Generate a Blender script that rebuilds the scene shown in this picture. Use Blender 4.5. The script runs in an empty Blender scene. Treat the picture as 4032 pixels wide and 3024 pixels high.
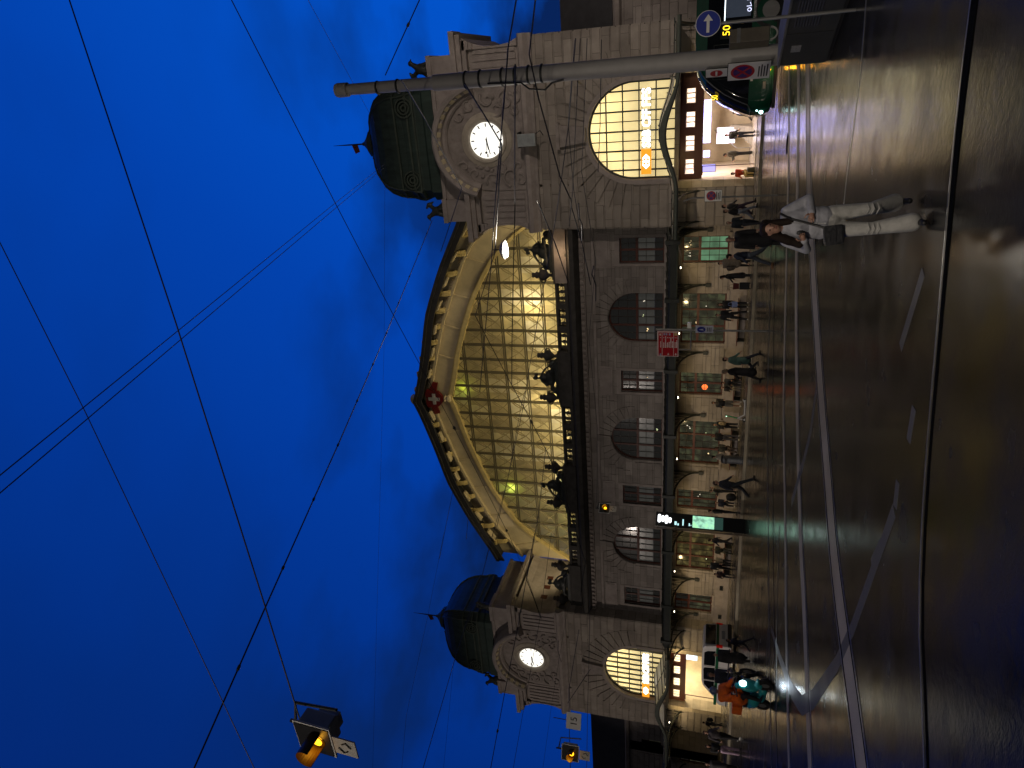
import bpy, bmesh, math, random
from mathutils import Vector, Matrix, Quaternion
from math import sin, cos, pi, radians, sqrt, atan2
random.seed(7)
SC = bpy.context.scene
COL = SC.collection
# ------------------------------------------------------------------ camera (the photograph is stored turned a quarter turn)
CAM = Vector((24.4587, -43.0825, 2.1)); YAW, PIT, ROL, FOC = .4302, .2786, .0413, 2720.0
fw = Vector((-sin(YAW)*cos(PIT), cos(YAW)*cos(PIT), sin(PIT)))
r0 = Vector((cos(YAW), sin(YAW), 0)); u0 = r0.cross(fw)
rt = cos(ROL)*r0 + sin(ROL)*u0; up = -sin(ROL)*r0 + cos(ROL)*u0
cd = bpy.data.cameras.new('camera'); cam = bpy.data.objects.new('camera', cd); COL.objects.link(cam)
M = Matrix((-up, rt, -fw)).transposed().to_4x4(); M.translation = CAM
cam.matrix_world = M
cd.sensor_fit = 'HORIZONTAL'; cd.sensor_width = 36; cd.lens = FOC/4032*36; cd.clip_start = .1; cd.clip_end = 3000
SC.camera = cam
# ------------------------------------------------------------------ sky: deep blue hour, bright towards the sunset behind the station
W = bpy.data.worlds.new('World'); SC.world = W; W.use_nodes = True
nt = W.node_tree; nt.nodes.clear()
def N(t, ty, **k):
    n = t.nodes.new(ty)
    for a, v in k.items():
        if a.startswith('i_'): n.inputs[int(a[2:])].default_value = v
        else: setattr(n, a, v)
    return n
def L(t, a, b): t.links.new(a, b)
def math_n(t, op, a, b=None, c=None, clamp=False):
    n = t.nodes.new('ShaderNodeMath'); n.operation = op; n.use_clamp = clamp
    for i, v in enumerate((a, b, c)):
        if v is None: continue
        if isinstance(v, (int, float)): n.inputs[i].default_value = v
        else: t.links.new(v, n.inputs[i])
    return n.outputs[0]
tc = N(nt, 'ShaderNodeTexCoord'); sep = N(nt, 'ShaderNodeSeparateXYZ'); L(nt, tc.outputs['Generated'], sep.inputs[0])
X_, Y_, Z_ = sep.outputs
front = math_n(nt, 'ADD', math_n(nt, 'MULTIPLY', Y_, .86), math_n(nt, 'MULTIPLY', X_, .42))      # towards the afterglow
vd = N(nt, 'ShaderNodeVectorMath', operation='DOT_PRODUCT'); L(nt, tc.outputs['Generated'], vd.inputs[0]); vd.inputs[1].default_value = (-.42, .86, .29)
gap = N(nt, 'ShaderNodeMapRange', interpolation_type='SMOOTHSTEP'); gap.inputs[1].default_value = .28; gap.inputs[2].default_value = .74; L(nt, vd.outputs['Value'], gap.inputs[0])   # sky kept bright round the view only, dark elsewhere to cut blue fill light
ramp = N(nt, 'ShaderNodeValToRGB'); cr = ramp.color_ramp
L(nt, math_n(nt, 'MULTIPLY_ADD', front, .5, .5), ramp.inputs[0])
cr.elements[0].position = .0; cr.elements[0].color = (.004, .010, .040, 1)
cr.elements[1].position = 1; cr.elements[1].color = (.001, .118, .82, 1)
for p, c in ((.40, (.002, .018, .16, 1)), (.56, (.001, .030, .24, 1)), (.68, (.001, .045, .36, 1)), (.80, (.001, .064, .49, 1)), (.92, (.001, .100, .68, 1))):
    e = cr.elements.new(p); e.color = c
nz = N(nt, 'ShaderNodeTexNoise'); nz.inputs['Scale'].default_value = 3.4; nz.inputs['Detail'].default_value = 5
mp = N(nt, 'ShaderNodeMapping'); mp.inputs['Scale'].default_value = (1, 1, 2.2); L(nt, tc.outputs['Generated'], mp.inputs[0]); L(nt, mp.outputs[0], nz.inputs['Vector'])
low = N(nt, 'ShaderNodeMapRange'); low.inputs[1].default_value = .60; low.inputs[2].default_value = .30; L(nt, Z_, low.inputs[0])
cl = N(nt, 'ShaderNodeMapRange'); cl.inputs[1].default_value = .44; cl.inputs[2].default_value = .62; L(nt, nz.outputs[0], cl.inputs[0])
cloud = math_n(nt, 'MULTIPLY', cl.outputs[0], math_n(nt, 'MULTIPLY_ADD', low.outputs[0], .95, .10))
mixc = N(nt, 'ShaderNodeMix', data_type='RGBA'); L(nt, cloud, mixc.inputs[0]); L(nt, ramp.outputs[0], mixc.inputs[6])
mixc.inputs[7].default_value = (.003, .020, .115, 1)
mixg = N(nt, 'ShaderNodeMix', data_type='RGBA'); L(nt, gap.outputs[0], mixg.inputs[0]); mixg.inputs[6].default_value = (.011, .012, .017, 1); L(nt, mixc.outputs[2], mixg.inputs[7])
bg = N(nt, 'ShaderNodeBackground'); bg.inputs[1].default_value = .84; L(nt, mixg.outputs[2], bg.inputs[0])
wo = N(nt, 'ShaderNodeOutputWorld'); L(nt, bg.outputs[0], wo.inputs[0])
# added facade fill from behind the photographer: one very weak, very soft sun
sd = bpy.data.lights.new('added_fill_sun', 'SUN'); sd.energy = .05; sd.angle = radians(60); sd.color = (1, .86, .80)
so = bpy.data.objects.new('added_fill_sun', sd); COL.objects.link(so); so.rotation_euler = (radians(52), 0, radians(18))
SC.view_settings.view_transform = 'Standard'; SC.view_settings.look = 'None'; SC.view_settings.exposure = 0; SC.view_settings.gamma = 1
SC.render.engine = 'CYCLES'; SC.cycles.use_denoising = True; SC.cycles.max_bounces = 6; SC.cycles.diffuse_bounces = 3
SC.cycles.glossy_bounces = 3; SC.cycles.transmission_bounces = 4; SC.cycles.transparent_max_bounces = 8
SC.cycles.sample_clamp_indirect = 3; SC.cycles.sample_clamp_direct = 0; SC.cycles.caustics_reflective = False; SC.cycles.caustics_refractive = False
# ------------------------------------------------------------------ materials
MATS = {}
def mat(name, col=(.5,.5,.5), rough=.6, metal=0, nscale=3., namt=.25, bump=0., bscale=None, emit=None, estr=0., spec=.5, coat=0, trans=0, alpha=1, brick=None, streak=None):
    if name in MATS: return MATS[name]
    m = bpy.data.materials.new(name); m.use_nodes = True; t = m.node_tree
    b = t.nodes['Principled BSDF']; b.inputs['Roughness'].default_value = rough; b.inputs['Metallic'].default_value = metal
    b.inputs['Specular IOR Level'].default_value = spec; b.inputs['Coat Weight'].default_value = coat
    tcn = N(t, 'ShaderNodeTexCoord'); vec = tcn.outputs['Object']
    nz = N(t, 'ShaderNodeTexNoise'); nz.inputs['Scale'].default_value = nscale; nz.inputs['Detail'].default_value = 6; nz.inputs['Roughness'].default_value = .62
    if streak:
        mp = N(t, 'ShaderNodeMapping'); mp.inputs['Scale'].default_value = streak; L(t, vec, mp.inputs[0]); L(t, mp.outputs[0], nz.inputs['Vector'])
    else: L(t, vec, nz.inputs['Vector'])
    mr = N(t, 'ShaderNodeMapRange'); mr.inputs[1].default_value = .25; mr.inputs[2].default_value = .75
    mr.inputs[3].default_value = 1-namt; mr.inputs[4].default_value = 1+namt; L(t, nz.outputs[0], mr.inputs[0])
    mul = N(t, 'ShaderNodeMix', data_type='RGBA', blend_type='MULTIPLY'); mul.inputs[0].default_value = 1; mul.clamp_result = False
    mul.inputs[6].default_value = (*col, 1); L(t, mr.outputs[0], mul.inputs[7])
    out = mul.outputs[2]; hgt = nz.outputs[0]
    if brick:
        bw, rh, mort = brick
        s = N(t, 'ShaderNodeSeparateXYZ'); L(t, vec, s.inputs[0])
        cb = N(t, 'ShaderNodeCombineXYZ'); L(t, math_n(t, 'ADD', s.outputs[0], s.outputs[1]), cb.inputs[0]); L(t, s.outputs[2], cb.inputs[1])
        bt = N(t, 'ShaderNodeTexBrick'); bt.inputs['Scale'].default_value = 1; bt.inputs['Brick Width'].default_value = bw; bt.inputs['Row Height'].default_value = rh
        bt.inputs['Mortar Size'].default_value = mort; bt.inputs['Mortar Smooth'].default_value = .3
        bt.inputs['Color1'].default_value = (.80, .78, .76, 1); bt.inputs['Color2'].default_value = (1.14, 1.12, 1.09, 1); bt.inputs['Mortar'].default_value = (.5, .48, .46, 1)
        L(t, cb.outputs[0], bt.inputs['Vector'])
        m2 = N(t, 'ShaderNodeMix', data_type='RGBA', blend_type='MULTIPLY'); m2.inputs[0].default_value = 1
        L(t, out, m2.inputs[6]); L(t, bt.outputs[0], m2.inputs[7]); out = m2.outputs[2]
        hgt = math_n(t, 'SUBTRACT', math_n(t, 'MULTIPLY', nz.outputs[0], .6), math_n(t, 'MULTIPLY', bt.outputs['Fac'], 1.0))
    L(t, out, b.inputs['Base Color'])
    if bump:
        if bscale:
            nb = N(t, 'ShaderNodeTexNoise'); nb.inputs['Scale'].default_value = bscale; nb.inputs['Detail'].default_value = 4; L(t, vec, nb.inputs['Vector'])
            hgt = math_n(t, 'ADD', hgt, math_n(t, 'MULTIPLY', nb.outputs[0], .5))
        bp = N(t, 'ShaderNodeBump'); bp.inputs['Strength'].default_value = bump; bp.inputs['Distance'].default_value = .03
        L(t, hgt, bp.inputs['Height']); L(t, bp.outputs[0], b.inputs['Normal'])
    if emit:
        b.inputs['Emission Color'].default_value = (*emit, 1); b.inputs['Emission Strength'].default_value = estr
    b.inputs['Transmission Weight'].default_value = trans; b.inputs['Alpha'].default_value = alpha
    MATS[name] = m; return m
def frosted(name, col, emit, estr, thru=.8, cell=None):                     # frosted pane: lets lamps behind it shine through
    m = bpy.data.materials.new(name); m.use_nodes = True; t = m.node_tree; t.nodes.clear()
    tcn = N(t, 'ShaderNodeTexCoord'); nz = N(t, 'ShaderNodeTexNoise'); nz.inputs['Scale'].default_value = .9; nz.inputs['Detail'].default_value = 3; L(t, tcn.outputs['Object'], nz.inputs['Vector'])
    tr = N(t, 'ShaderNodeBsdfTranslucent'); tr.inputs[0].default_value = (*col, 1)
    if cell:                                                      # every pane has its own slightly different tint
        s = N(t, 'ShaderNodeSeparateXYZ'); L(t, tcn.outputs['Object'], s.inputs[0]); cb = N(t, 'ShaderNodeCombineXYZ')
        L(t, math_n(t, 'FLOOR', math_n(t, 'MULTIPLY_ADD', s.outputs[0], 1/cell[0], cell[2])), cb.inputs[0]); L(t, math_n(t, 'FLOOR', math_n(t, 'MULTIPLY_ADD', s.outputs[2], 1/cell[1], cell[3])), cb.inputs[1])
        wn = N(t, 'ShaderNodeTexWhiteNoise', noise_dimensions='2D'); L(t, cb.outputs[0], wn.inputs['Vector'])
        rp = N(t, 'ShaderNodeValToRGB'); rp.color_ramp.elements[0].color = (.42,.36,.24,1); rp.color_ramp.elements[1].color = (.95,.93,.86,1); e = rp.color_ramp.elements.new(.55); e.color = (.80,.72,.46,1)
        L(t, wn.outputs['Value'], rp.inputs[0]); mm = N(t, 'ShaderNodeMix', data_type='RGBA', blend_type='MULTIPLY'); mm.inputs[0].default_value = 1; L(t, rp.outputs[0], mm.inputs[6])
        sm = N(t, 'ShaderNodeMapRange'); sm.inputs[1].default_value = .3; sm.inputs[2].default_value = .7; sm.inputs[3].default_value = .7; sm.inputs[4].default_value = 1.2; L(t, nz.outputs[0], sm.inputs[0]); L(t, sm.outputs[0], mm.inputs[7]); L(t, mm.outputs[2], tr.inputs[0])
    df = N(t, 'ShaderNodeBsdfPrincipled'); df.inputs['Base Color'].default_value = (*[c*.5 for c in col], 1); df.inputs['Roughness'].default_value = .35
    mx = N(t, 'ShaderNodeMixShader'); mx.inputs[0].default_value = thru; L(t, df.outputs[0], mx.inputs[1]); L(t, tr.outputs[0], mx.inputs[2])
    em = N(t, 'ShaderNodeEmission'); em.inputs[0].default_value = (*emit, 1); L(t, math_n(t, 'MULTIPLY', math_n(t, 'ADD', nz.outputs[0], .5), estr), em.inputs[1])
    ad = N(t, 'ShaderNodeAddShader'); L(t, mx.outputs[0], ad.inputs[0]); L(t, em.outputs[0], ad.inputs[1])
    o = N(t, 'ShaderNodeOutputMaterial'); L(t, ad.outputs[0], o.inputs[0]); MATS[name] = m; return m
def glow(name, col, s): return mat(name, (.02,.02,.02), .5, emit=col, estr=s)
STONE = mat('tower_stone', (.32,.29,.255), .85, nscale=.8, namt=.25, bump=.5, bscale=14, brick=(1.7, .545, .014))
ASHLAR = mat('ashlar_stone', (.30,.275,.255), .85, nscale=.9, namt=.25, bump=.5, bscale=14, brick=(1.2, .52, .014))
TRIM = mat('carved_stone', (.34,.30,.275), .85, nscale=1.6, namt=.25, bump=.7, bscale=9)
DARKST = mat('dark_stone', (.07,.066,.06), .85, nscale=2, namt=.4, bump=.6, bscale=8)  # plain dark tone for cornice, balustrade and urns
RELIEF = mat('relief_stone', (.30,.265,.24), .85, nscale=2.2, namt=.35, bump=1., bscale=4)
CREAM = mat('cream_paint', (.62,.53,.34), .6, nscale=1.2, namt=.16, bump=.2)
CREAMD = mat('cream_paint_shaded', (.50,.43,.28), .6, nscale=1.2, namt=.2, bump=.2)  # darker copy of the cream, eaves shade put into its colour
YELLOW = mat('ochre_moulding', (.62,.50,.22), .55, nscale=2, namt=.18)
ROOFD = mat('dark_roof', (.035,.035,.038), .6, nscale=2, namt=.3)
COPPER = mat('old_copper', (.030,.052,.042), .5, nscale=1.1, namt=.55, bump=.3, streak=(3, 3, .5))
COPPERL = mat('weathered_copper', (.06,.08,.06), .55, nscale=2, namt=.4, bump=.3)
BRONZE = mat('dark_bronze', (.035,.04,.035), .45, nscale=3, namt=.5, bump=.4)
IRON = mat('dark_iron', (.03,.035,.03), .5, nscale=4, namt=.3)
IRONG = mat('green_grey_iron', (.07,.085,.065), .5, nscale=4, namt=.3)
WOODR = mat('red_brown_wood', (.085,.022,.012), .5, nscale=4, namt=.3, streak=(1, 1, 6))
STEEL = mat('galvanised_steel', (.30,.30,.29), .42, metal=.6, nscale=2, namt=.2, streak=(2,2,.4))
GREYP = mat('grey_paint', (.42,.41,.39), .5, nscale=2, namt=.12)
BLACK = mat('black_plastic', (.012,.012,.013), .45, nscale=4, namt=.3)
WHITE = mat('white_paint', (.75,.75,.73), .45, nscale=3, namt=.1)
CABLE = mat('cable', (.012,.013,.016), .5)
# ------------------------------------------------------------------ mesh helpers
class MB:
    def __init__(s): s.v = []; s.f = []
    def add(s, vs, fs):
        o = len(s.v); s.v += [tuple(p) for p in vs]; s.f += [tuple(i+o for i in f) for f in fs]; return s
    def box(s, x0, x1, y0, y1, z0, z1):
        return s.add([(x0,y0,z0),(x1,y0,z0),(x1,y1,z0),(x0,y1,z0),(x0,y0,z1),(x1,y0,z1),(x1,y1,z1),(x0,y1,z1)],
                     [(0,3,2,1),(4,5,6,7),(0,1,5,4),(1,2,6,5),(2,3,7,6),(3,0,4,7)])
    def prism(s, pts, y0, y1):                                   # outline in x,z drawn along y
        n = len(pts)
        return s.add([(x,y0,z) for x,z in pts]+[(x,y1,z) for x,z in pts],
                     [tuple(range(n)), tuple(range(2*n-1,n-1,-1))]+[(i,i+n,(i+1)%n+n,(i+1)%n) for i in range(n)])
    def prismx(s, pts, x0, x1):                                  # outline in y,z drawn along x
        n = len(pts)
        return s.add([(x0,y,z) for y,z in pts]+[(x1,y,z) for y,z in pts],
                     [tuple(range(n)), tuple(range(2*n-1,n-1,-1))]+[(i,i+n,(i+1)%n+n,(i+1)%n) for i in range(n)])
    def slab(s, pts, z0, z1):                                    # outline in x,y drawn upward
        n = len(pts)
        return s.add([(x,y,z0) for x,y in pts]+[(x,y,z1) for x,y in pts],
                     [tuple(range(n-1,-1,-1)), tuple(range(n,2*n))]+[(i,(i+1)%n,(i+1)%n+n,i+n) for i in range(n)])
    def tube(s, pts, r, n=6, cap=True):
        pts = [Vector(p) for p in pts]; k = len(pts); rs = r if isinstance(r, (list, tuple)) else [r]*k
        vs = []; a = None
        for i, p in enumerate(pts):
            d = (pts[min(i+1,k-1)]-pts[max(i-1,0)])
            if d.length < 1e-7: d = Vector((0,0,1))
            d.normalize()
            if a is None:
                a = d.orthogonal().normalized()
            else:
                a = (a - d*a.dot(d)); a = a.normalized() if a.length > 1e-6 else d.orthogonal().normalized()
            b = d.cross(a)
            vs += [p+(a*cos(2*pi*j/n)+b*sin(2*pi*j/n))*rs[i] for j in range(n)]
        fs = [(i*n+j, i*n+(j+1)%n, (i+1)*n+(j+1)%n, (i+1)*n+j) for i in range(k-1) for j in range(n)]
        if cap: fs += [tuple(range(n-1,-1,-1)), tuple(range((k-1)*n, k*n))]
        return s.add(vs, fs)
    def lathe(s, prof, n=20, c=(0,0,0), sx=1, sy=1):             # profile (r,z)
        vs = [(c[0]+r*cos(2*pi*j/n)*sx, c[1]+r*sin(2*pi*j/n)*sy, c[2]+z) for r, z in prof for j in range(n)]
        k = len(prof)
        fs = [(i*n+j, i*n+(j+1)%n, (i+1)*n+(j+1)%n, (i+1)*n+j) for i in range(k-1) for j in range(n)]
        fs += [tuple(range(n-1,-1,-1)), tuple(range((k-1)*n, k*n))]
        return s.add(vs, fs)
    def ring(s, cx, cz, prof, a0=0, a1=2*pi, n=48, sz=1.):       # profile (r,y) swept round an axis along y
        k = len(prof); cl = abs(a1-a0-2*pi) < 1e-4; m = n if cl else n+1
        vs = [(cx+r*cos(a0+(a1-a0)*j/n), y, cz+r*sin(a0+(a1-a0)*j/n)*sz) for j in range(m) for r, y in prof]
        fs = [(j*k+i, ((j+1)%m)*k+i, ((j+1)%m)*k+(i+1)%k, j*k+(i+1)%k) for j in range(n) for i in range(k)]
        if not cl: fs += [tuple(range(k)), tuple(range((m-1)*k, m*k))]
        return s.add(vs, fs)
    def ball(s, c, r, n=10, sc=(1,1,1)):
        prof = [(r*sin(pi*i/n)+1e-4, -r*cos(pi*i/n)) for i in range(n+1)]
        o = len(s.v); s.lathe(prof, n*2)
        for i in range(o, len(s.v)):
            x, y, z = s.v[i]; s.v[i] = (c[0]+x*sc[0], c[1]+y*sc[1], c[2]+z*sc[2])
        return s
    def xf(s, M, o=0):
        for i in range(o, len(s.v)): s.v[i] = tuple(M @ Vector(s.v[i]))
        return s
    def build(s, name, m, parent=None, smooth=False, bevel=0):
        me = bpy.data.meshes.new(name); me.from_pydata(s.v, [], s.f); me.validate()
        bm = bmesh.new(); bm.from_mesh(me); bmesh.ops.recalc_face_normals(bm, faces=bm.faces)
        if bevel:
            bmesh.ops.remove_doubles(bm, verts=bm.verts, dist=1e-5)
            bmesh.ops.bevel(bm, geom=[e for e in bm.edges if e.is_manifold and e.calc_face_angle(0) > .5], offset=bevel, segments=2, profile=.6, affect='EDGES')
        bm.to_mesh(me); bm.free()
        if smooth:
            for p in me.polygons: p.use_smooth = True
            try: me.set_sharp_from_angle(angle=radians(smooth if smooth > 1 else 45))
            except Exception: pass
        me.materials.append(m)
        o = bpy.data.objects.new(name, me); COL.objects.link(o)
        if parent: o.parent = parent
        return o
def tag(o, label=None, cat=None, group=None, kind=None):
    for k, v in (('label',label),('category',cat),('group',group),('kind',kind)):
        if v: o[k] = v
    return o
def empty(name, loc=(0,0,0), rz=0, label=None, cat=None, group=None):
    o = bpy.data.objects.new(name, None); COL.objects.link(o); o.location = loc; o.rotation_euler = (0,0,rz); o.empty_display_size = .2
    return tag(o, label, cat, group)
def copy_tree(o, parent=None):
    c = o.copy(); COL.objects.link(c); c.parent = parent
    for ch in list(o.children): copy_tree(ch, c)
    return c
def text_mb(body, size, extrude=.01, align='LEFT', spacing=1., bold=0.):  # lettering as a mesh in the x,z plane facing -y
    cu = bpy.data.curves.new('lettering', 'FONT'); cu.body = body; cu.size = size; cu.extrude = extrude; cu.align_x = align; cu.space_character = spacing; cu.resolution_u = 3; cu.offset = bold
    to = bpy.data.objects.new('lettering', cu); COL.objects.link(to)
    me = to.to_mesh(); mb = MB(); mb.add([(v.co.x, -v.co.z, v.co.y) for v in me.vertices], [tuple(p.vertices) for p in me.polygons])
    to.to_mesh_clear(); bpy.data.objects.remove(to); bpy.data.curves.remove(cu); return mb
def light(name, loc, power, col=(1,.75,.42), r=.08, kind='POINT', rot=None, spot=None, size=None, parent=None):
    d = bpy.data.lights.new(name, kind); d.energy = power; d.color = col
    if kind in ('POINT','SPOT'): d.shadow_soft_size = r
    if kind == 'SPOT': d.spot_size = radians(spot or 90); d.spot_blend = .6
    if kind == 'AREA': d.shape = 'RECTANGLE'; d.size, d.size_y = size or (1,1)
    o = bpy.data.objects.new(name, d); COL.objects.link(o); o.location = loc
    if rot: o.rotation_euler = rot
    if parent: o.parent = parent
    return o
def aim(o, target):
    o.rotation_euler = (Vector(target)-o.location).to_track_quat('-Z', 'Y').to_euler()
def lerp(tab, x):
    for (a, b), (c, d) in zip(tab, tab[1:]):
        if x <= c: return b+(d-b)*(x-a)/(c-a)
    return tab[-1][1]
# ------------------------------------------------------------------ ground
def ground_mat(name, base, rlo, rhi, scale, bump, speck=.5, spec=.4, lo=.36, hi=.66):
    m = bpy.data.materials.new(name); m.use_nodes = True; t = m.node_tree; b = t.nodes['Principled BSDF']
    tcn = N(t, 'ShaderNodeTexCoord'); v = tcn.outputs['Object']
    a = N(t, 'ShaderNodeTexNoise'); a.inputs['Scale'].default_value = scale; a.inputs['Detail'].default_value = 5; L(t, v, a.inputs['Vector'])
    f = N(t, 'ShaderNodeTexNoise'); f.inputs['Scale'].default_value = 55; f.inputs['Detail'].default_value = 3; L(t, v, f.inputs['Vector'])
    w = N(t, 'ShaderNodeTexNoise'); w.inputs['Scale'].default_value = 2.2; w.inputs['Detail'].default_value = 2; L(t, v, w.inputs['Vector'])
    r = N(t, 'ShaderNodeMapRange'); r.inputs[1].default_value = lo; r.inputs[2].default_value = hi; r.inputs[3].default_value = rlo; r.inputs[4].default_value = rhi; L(t, a.outputs[0], r.inputs[0]); L(t, r.outputs[0], b.inputs['Roughness'])
    g = N(t, 'ShaderNodeMapRange'); g.inputs[1].default_value = .3; g.inputs[2].default_value = .75; g.inputs[3].default_value = .6; g.inputs[4].default_value = 1.5; L(t, math_n(t, 'ADD', math_n(t, 'MULTIPLY', f.outputs[0], speck), math_n(t, 'MULTIPLY', a.outputs[0], 1-speck)), g.inputs[0])
    mul = N(t, 'ShaderNodeMix', data_type='RGBA', blend_type='MULTIPLY'); mul.inputs[0].default_value = 1; mul.inputs[6].default_value = (*base, 1); L(t, g.outputs[0], mul.inputs[7]); L(t, mul.outputs[2], b.inputs['Base Color'])
    md = N(t, 'ShaderNodeTexNoise'); md.inputs['Scale'].default_value = 13; md.inputs['Detail'].default_value = 2; L(t, v, md.inputs['Vector'])
    bp = N(t, 'ShaderNodeBump'); bp.inputs['Strength'].default_value = bump; bp.inputs['Distance'].default_value = .012
    L(t, math_n(t, 'ADD', math_n(t, 'ADD', math_n(t, 'MULTIPLY', f.outputs[0], .55), math_n(t, 'MULTIPLY', w.outputs[0], 1.6)), math_n(t, 'MULTIPLY', md.outputs[0], 1.0)), bp.inputs['Height']); L(t, bp.outputs[0], b.inputs['Normal'])
    b.inputs['Specular IOR Level'].default_value = spec
    return m
ASPH = ground_mat('wet_asphalt', (.010,.0092,.0076), .10, .31, 1.3, .16, spec=.26, lo=.28, hi=.74)
PAVE = ground_mat('wet_paving', (.085,.075,.06), .16, .4, .7, .2)
CONC = ground_mat('wet_concrete', (.38,.335,.25), .28, .5, .9, .15, .35, spec=.12)
LINE = ground_mat('road_paint', (.10,.097,.088), .3, .5, 1.2, .15, .4, spec=.12)
RAIL = mat('worn_rail', (.45,.45,.44), .3, metal=1, nscale=6, namt=.2)
GROOVE = mat('rail_groove', (.004,.004,.004), .95, spec=.03)
g = MB().box(-400, 400, -300, 500, -.4, 0); tag(g.build('ground', ASPH), kind='structure')
kerb = [(-80,-13.5),(-20,-11.6),(-6,-9.9),(-3.5,-9.3),(3,-7.9),(9,-7.2),(14,-6.0),(17.5,-4.6),(21,-3.9),(60,-3.9)]
pv = MB().slab(kerb+[(60,12),(-80,12)], .004, .12); tag(pv.build('pavement', PAVE), kind='structure')
kb = MB()
def ribbon(mb, pts, w, z0, z1):
    pts = [Vector((p[0],p[1],0)) for p in pts]
    Ls, Rs = [], []
    for i, p in enumerate(pts):
        d = (pts[min(i+1,len(pts)-1)]-pts[max(i-1,0)]).normalized(); n = Vector((-d.y, d.x, 0)); ww = w[i] if isinstance(w,(list,tuple)) else w
        Ls.append(p+n*ww/2); Rs.append(p-n*ww/2)
    k = len(pts); vs = [(q.x,q.y,z) for z in (z0,z1) for q in Ls+Rs]
    fs = []
    for i in range(k-1):
        fs += [(2*k+i,2*k+k+i,2*k+k+i+1,2*k+i+1), (i,i+1,2*k+i+1,2*k+i), (k+i+1,k+i,3*k+i,3*k+i+1)]
    fs += [(0,2*k,3*k,k),(k-1,2*k-1,4*k-1,3*k-1)]
    return mb.add(vs, fs)
def smooth_poly(pts, it=2):
    for _ in range(it):
        o = [pts[0]]
        for a, b in zip(pts, pts[1:]):
            o += [(a[0]*.75+b[0]*.25, a[1]*.75+b[1]*.25), (a[0]*.25+b[0]*.75, a[1]*.25+b[1]*.75)]
        pts = o+[pts[-1]]
    return pts
ribbon(kb, [(x, y-.09) for x, y in kerb], .18, .0, .135); tag(kb.build('kerb', CONC), kind='structure')
w2 = smooth_poly([(44,6),(30,-10.5),(23.71,-17.0),(21.41,-19.0),(19.2,-20.6),(17.14,-22.07),(15.2,-23.4),(14.01,-25.0),(12.6,-27.0),(11.5,-28.1),(9.7,-30.9),(6,-37),(2,-46)])
w3 = smooth_poly([(44,2),(31,-13),(23.78,-20.2),(21.69,-21.8),(19.8,-23.2),(18.08,-24.75),(16.66,-26.35),(15.6,-27.7),(14.4,-29.4),(13.9,-30.6),(12.29,-33),(9,-39),(6,-46)])
w4 = smooth_poly([(44,-1),(31,-15.5),(23.83,-22.6),(22.0,-24.2),(20.47,-26.31),(19.29,-28.19),(18.31,-29.85),(17.66,-31.19),(16.9,-32.58),(16.55,-33.6),(16.0,-35.95),(14.6,-40),(13,-46)])
cs = MB()
ribbon(cs, w2, .42, -.05, .004); ribbon(cs, w3, .55, -.05, .004); ribbon(cs, w4, .62, -.05, .004)
tag(cs.build('track_strip', CONC), kind='structure')
rl = MB(); gv = MB()
def off(pts, d):
    o = []
    for i, p in enumerate(pts):
        a, b = pts[max(i-1,0)], pts[min(i+1,len(pts)-1)]; t = Vector((b[0]-a[0], b[1]-a[1], 0)).normalized(); o.append((p[0]-t.y*d, p[1]+t.x*d))
    return o
for P, d in ((w3,.33),(w4,.38),(w4,-.38),(w2,.25)):
    ribbon(rl, off(P, d), .055, -.05, .006); ribbon(gv, off(P, d-.06*(1 if d>0 else -1)), .06, -.05, .007)
near = [(40,-33.0),(30,-34.6),(24.68,-35.35),(23.78,-35.5),(22.94,-35.72),(19.63,-36.7),(18.41,-37.8),(15,-40.5),(11,-46)]
near = smooth_poly(near); ribbon(rl, off(near,-.11), .025, -.05, .006); ribbon(gv, near, [.17*max(.28, min(1, (p[0]-20)/4.5)) for p in near], -.05, .007)
far = smooth_poly([(36,-6),(26,-10),(21,-12.6),(17.66,-14.4),(15.19,-16.49),(12.74,-18.04),(11.46,-19.97),(8,-25),(4,-33)]); ribbon(rl, far, .10, -.05, .012)
far2 = smooth_poly([(36,-8),(26,-12),(21.5,-14.6),(18.2,-16.3),(15.8,-18.4),(13.4,-20.2),(12.1,-22),(8.5,-27),(5,-35)]); ribbon(rl, far2, .05, -.05, .006); ribbon(gv, off(far2,.06), .05, -.05, .007)
far3 = smooth_poly([(24,-31.0),(22.4,-30.0),(24,-30.2),(30,-29)],1)
ribbon(rl, [(26,-29.6),(24.08,-30.07),(22.49,-29.87),(21.4,-29.9)], .05, -.05, .006)
tag(rl.build('tram_rail', RAIL), kind='structure'); tag(gv.build('rail_groove', GROOVE), kind='structure')
rm = MB()
ribbon(rm, [(18.2,-29.1),(17.2,-29.0),(16.12,-28.45),(14.2,-27.2)], .22, -.04, .0045)
ribbon(rm, [(19.6,-35.55),(18.64,-35.2),(16.99,-34.6),(15.68,-34.0),(13.39,-32.62),(12.2,-31.7),(11.1,-30.3),(9.8,-28.0),(8.6,-25.6)], [.2,.2,.22,.25,.36,.4,.36,.26,.2], -.04, .0045)
for a, b in (((22.3,-35.15),(21.3,-34.75)),((20.95,-35.62),(20.55,-35.63)),((19.96,-35.5),(19.65,-35.56)),((18.9,-35.25),(18.4,-35.0))):
    ribbon(rm, [a, b], .16, -.04, .0046)
for P in ([(7.73,-24.7),(4.51,-26.81),(2.5,-28.2)], [(12.08,-25.2),(9.5,-26.9),(8.2,-28.4)], [(1.24,-24.2),(-2,-26)]): ribbon(rm, P, .16, -.04, .0046)
tag(rm.build('road_marking', LINE), kind='structure')
mh = MB().lathe([(.34,.0),(.34,.008),(.30,.009),(.0,.009)], 24, (21.9,-18.0,0)); tag(mh.build('manhole_cover', GROOVE), 'dark round manhole cover set in the wet road before the bright portal', 'manhole cover')
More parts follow.
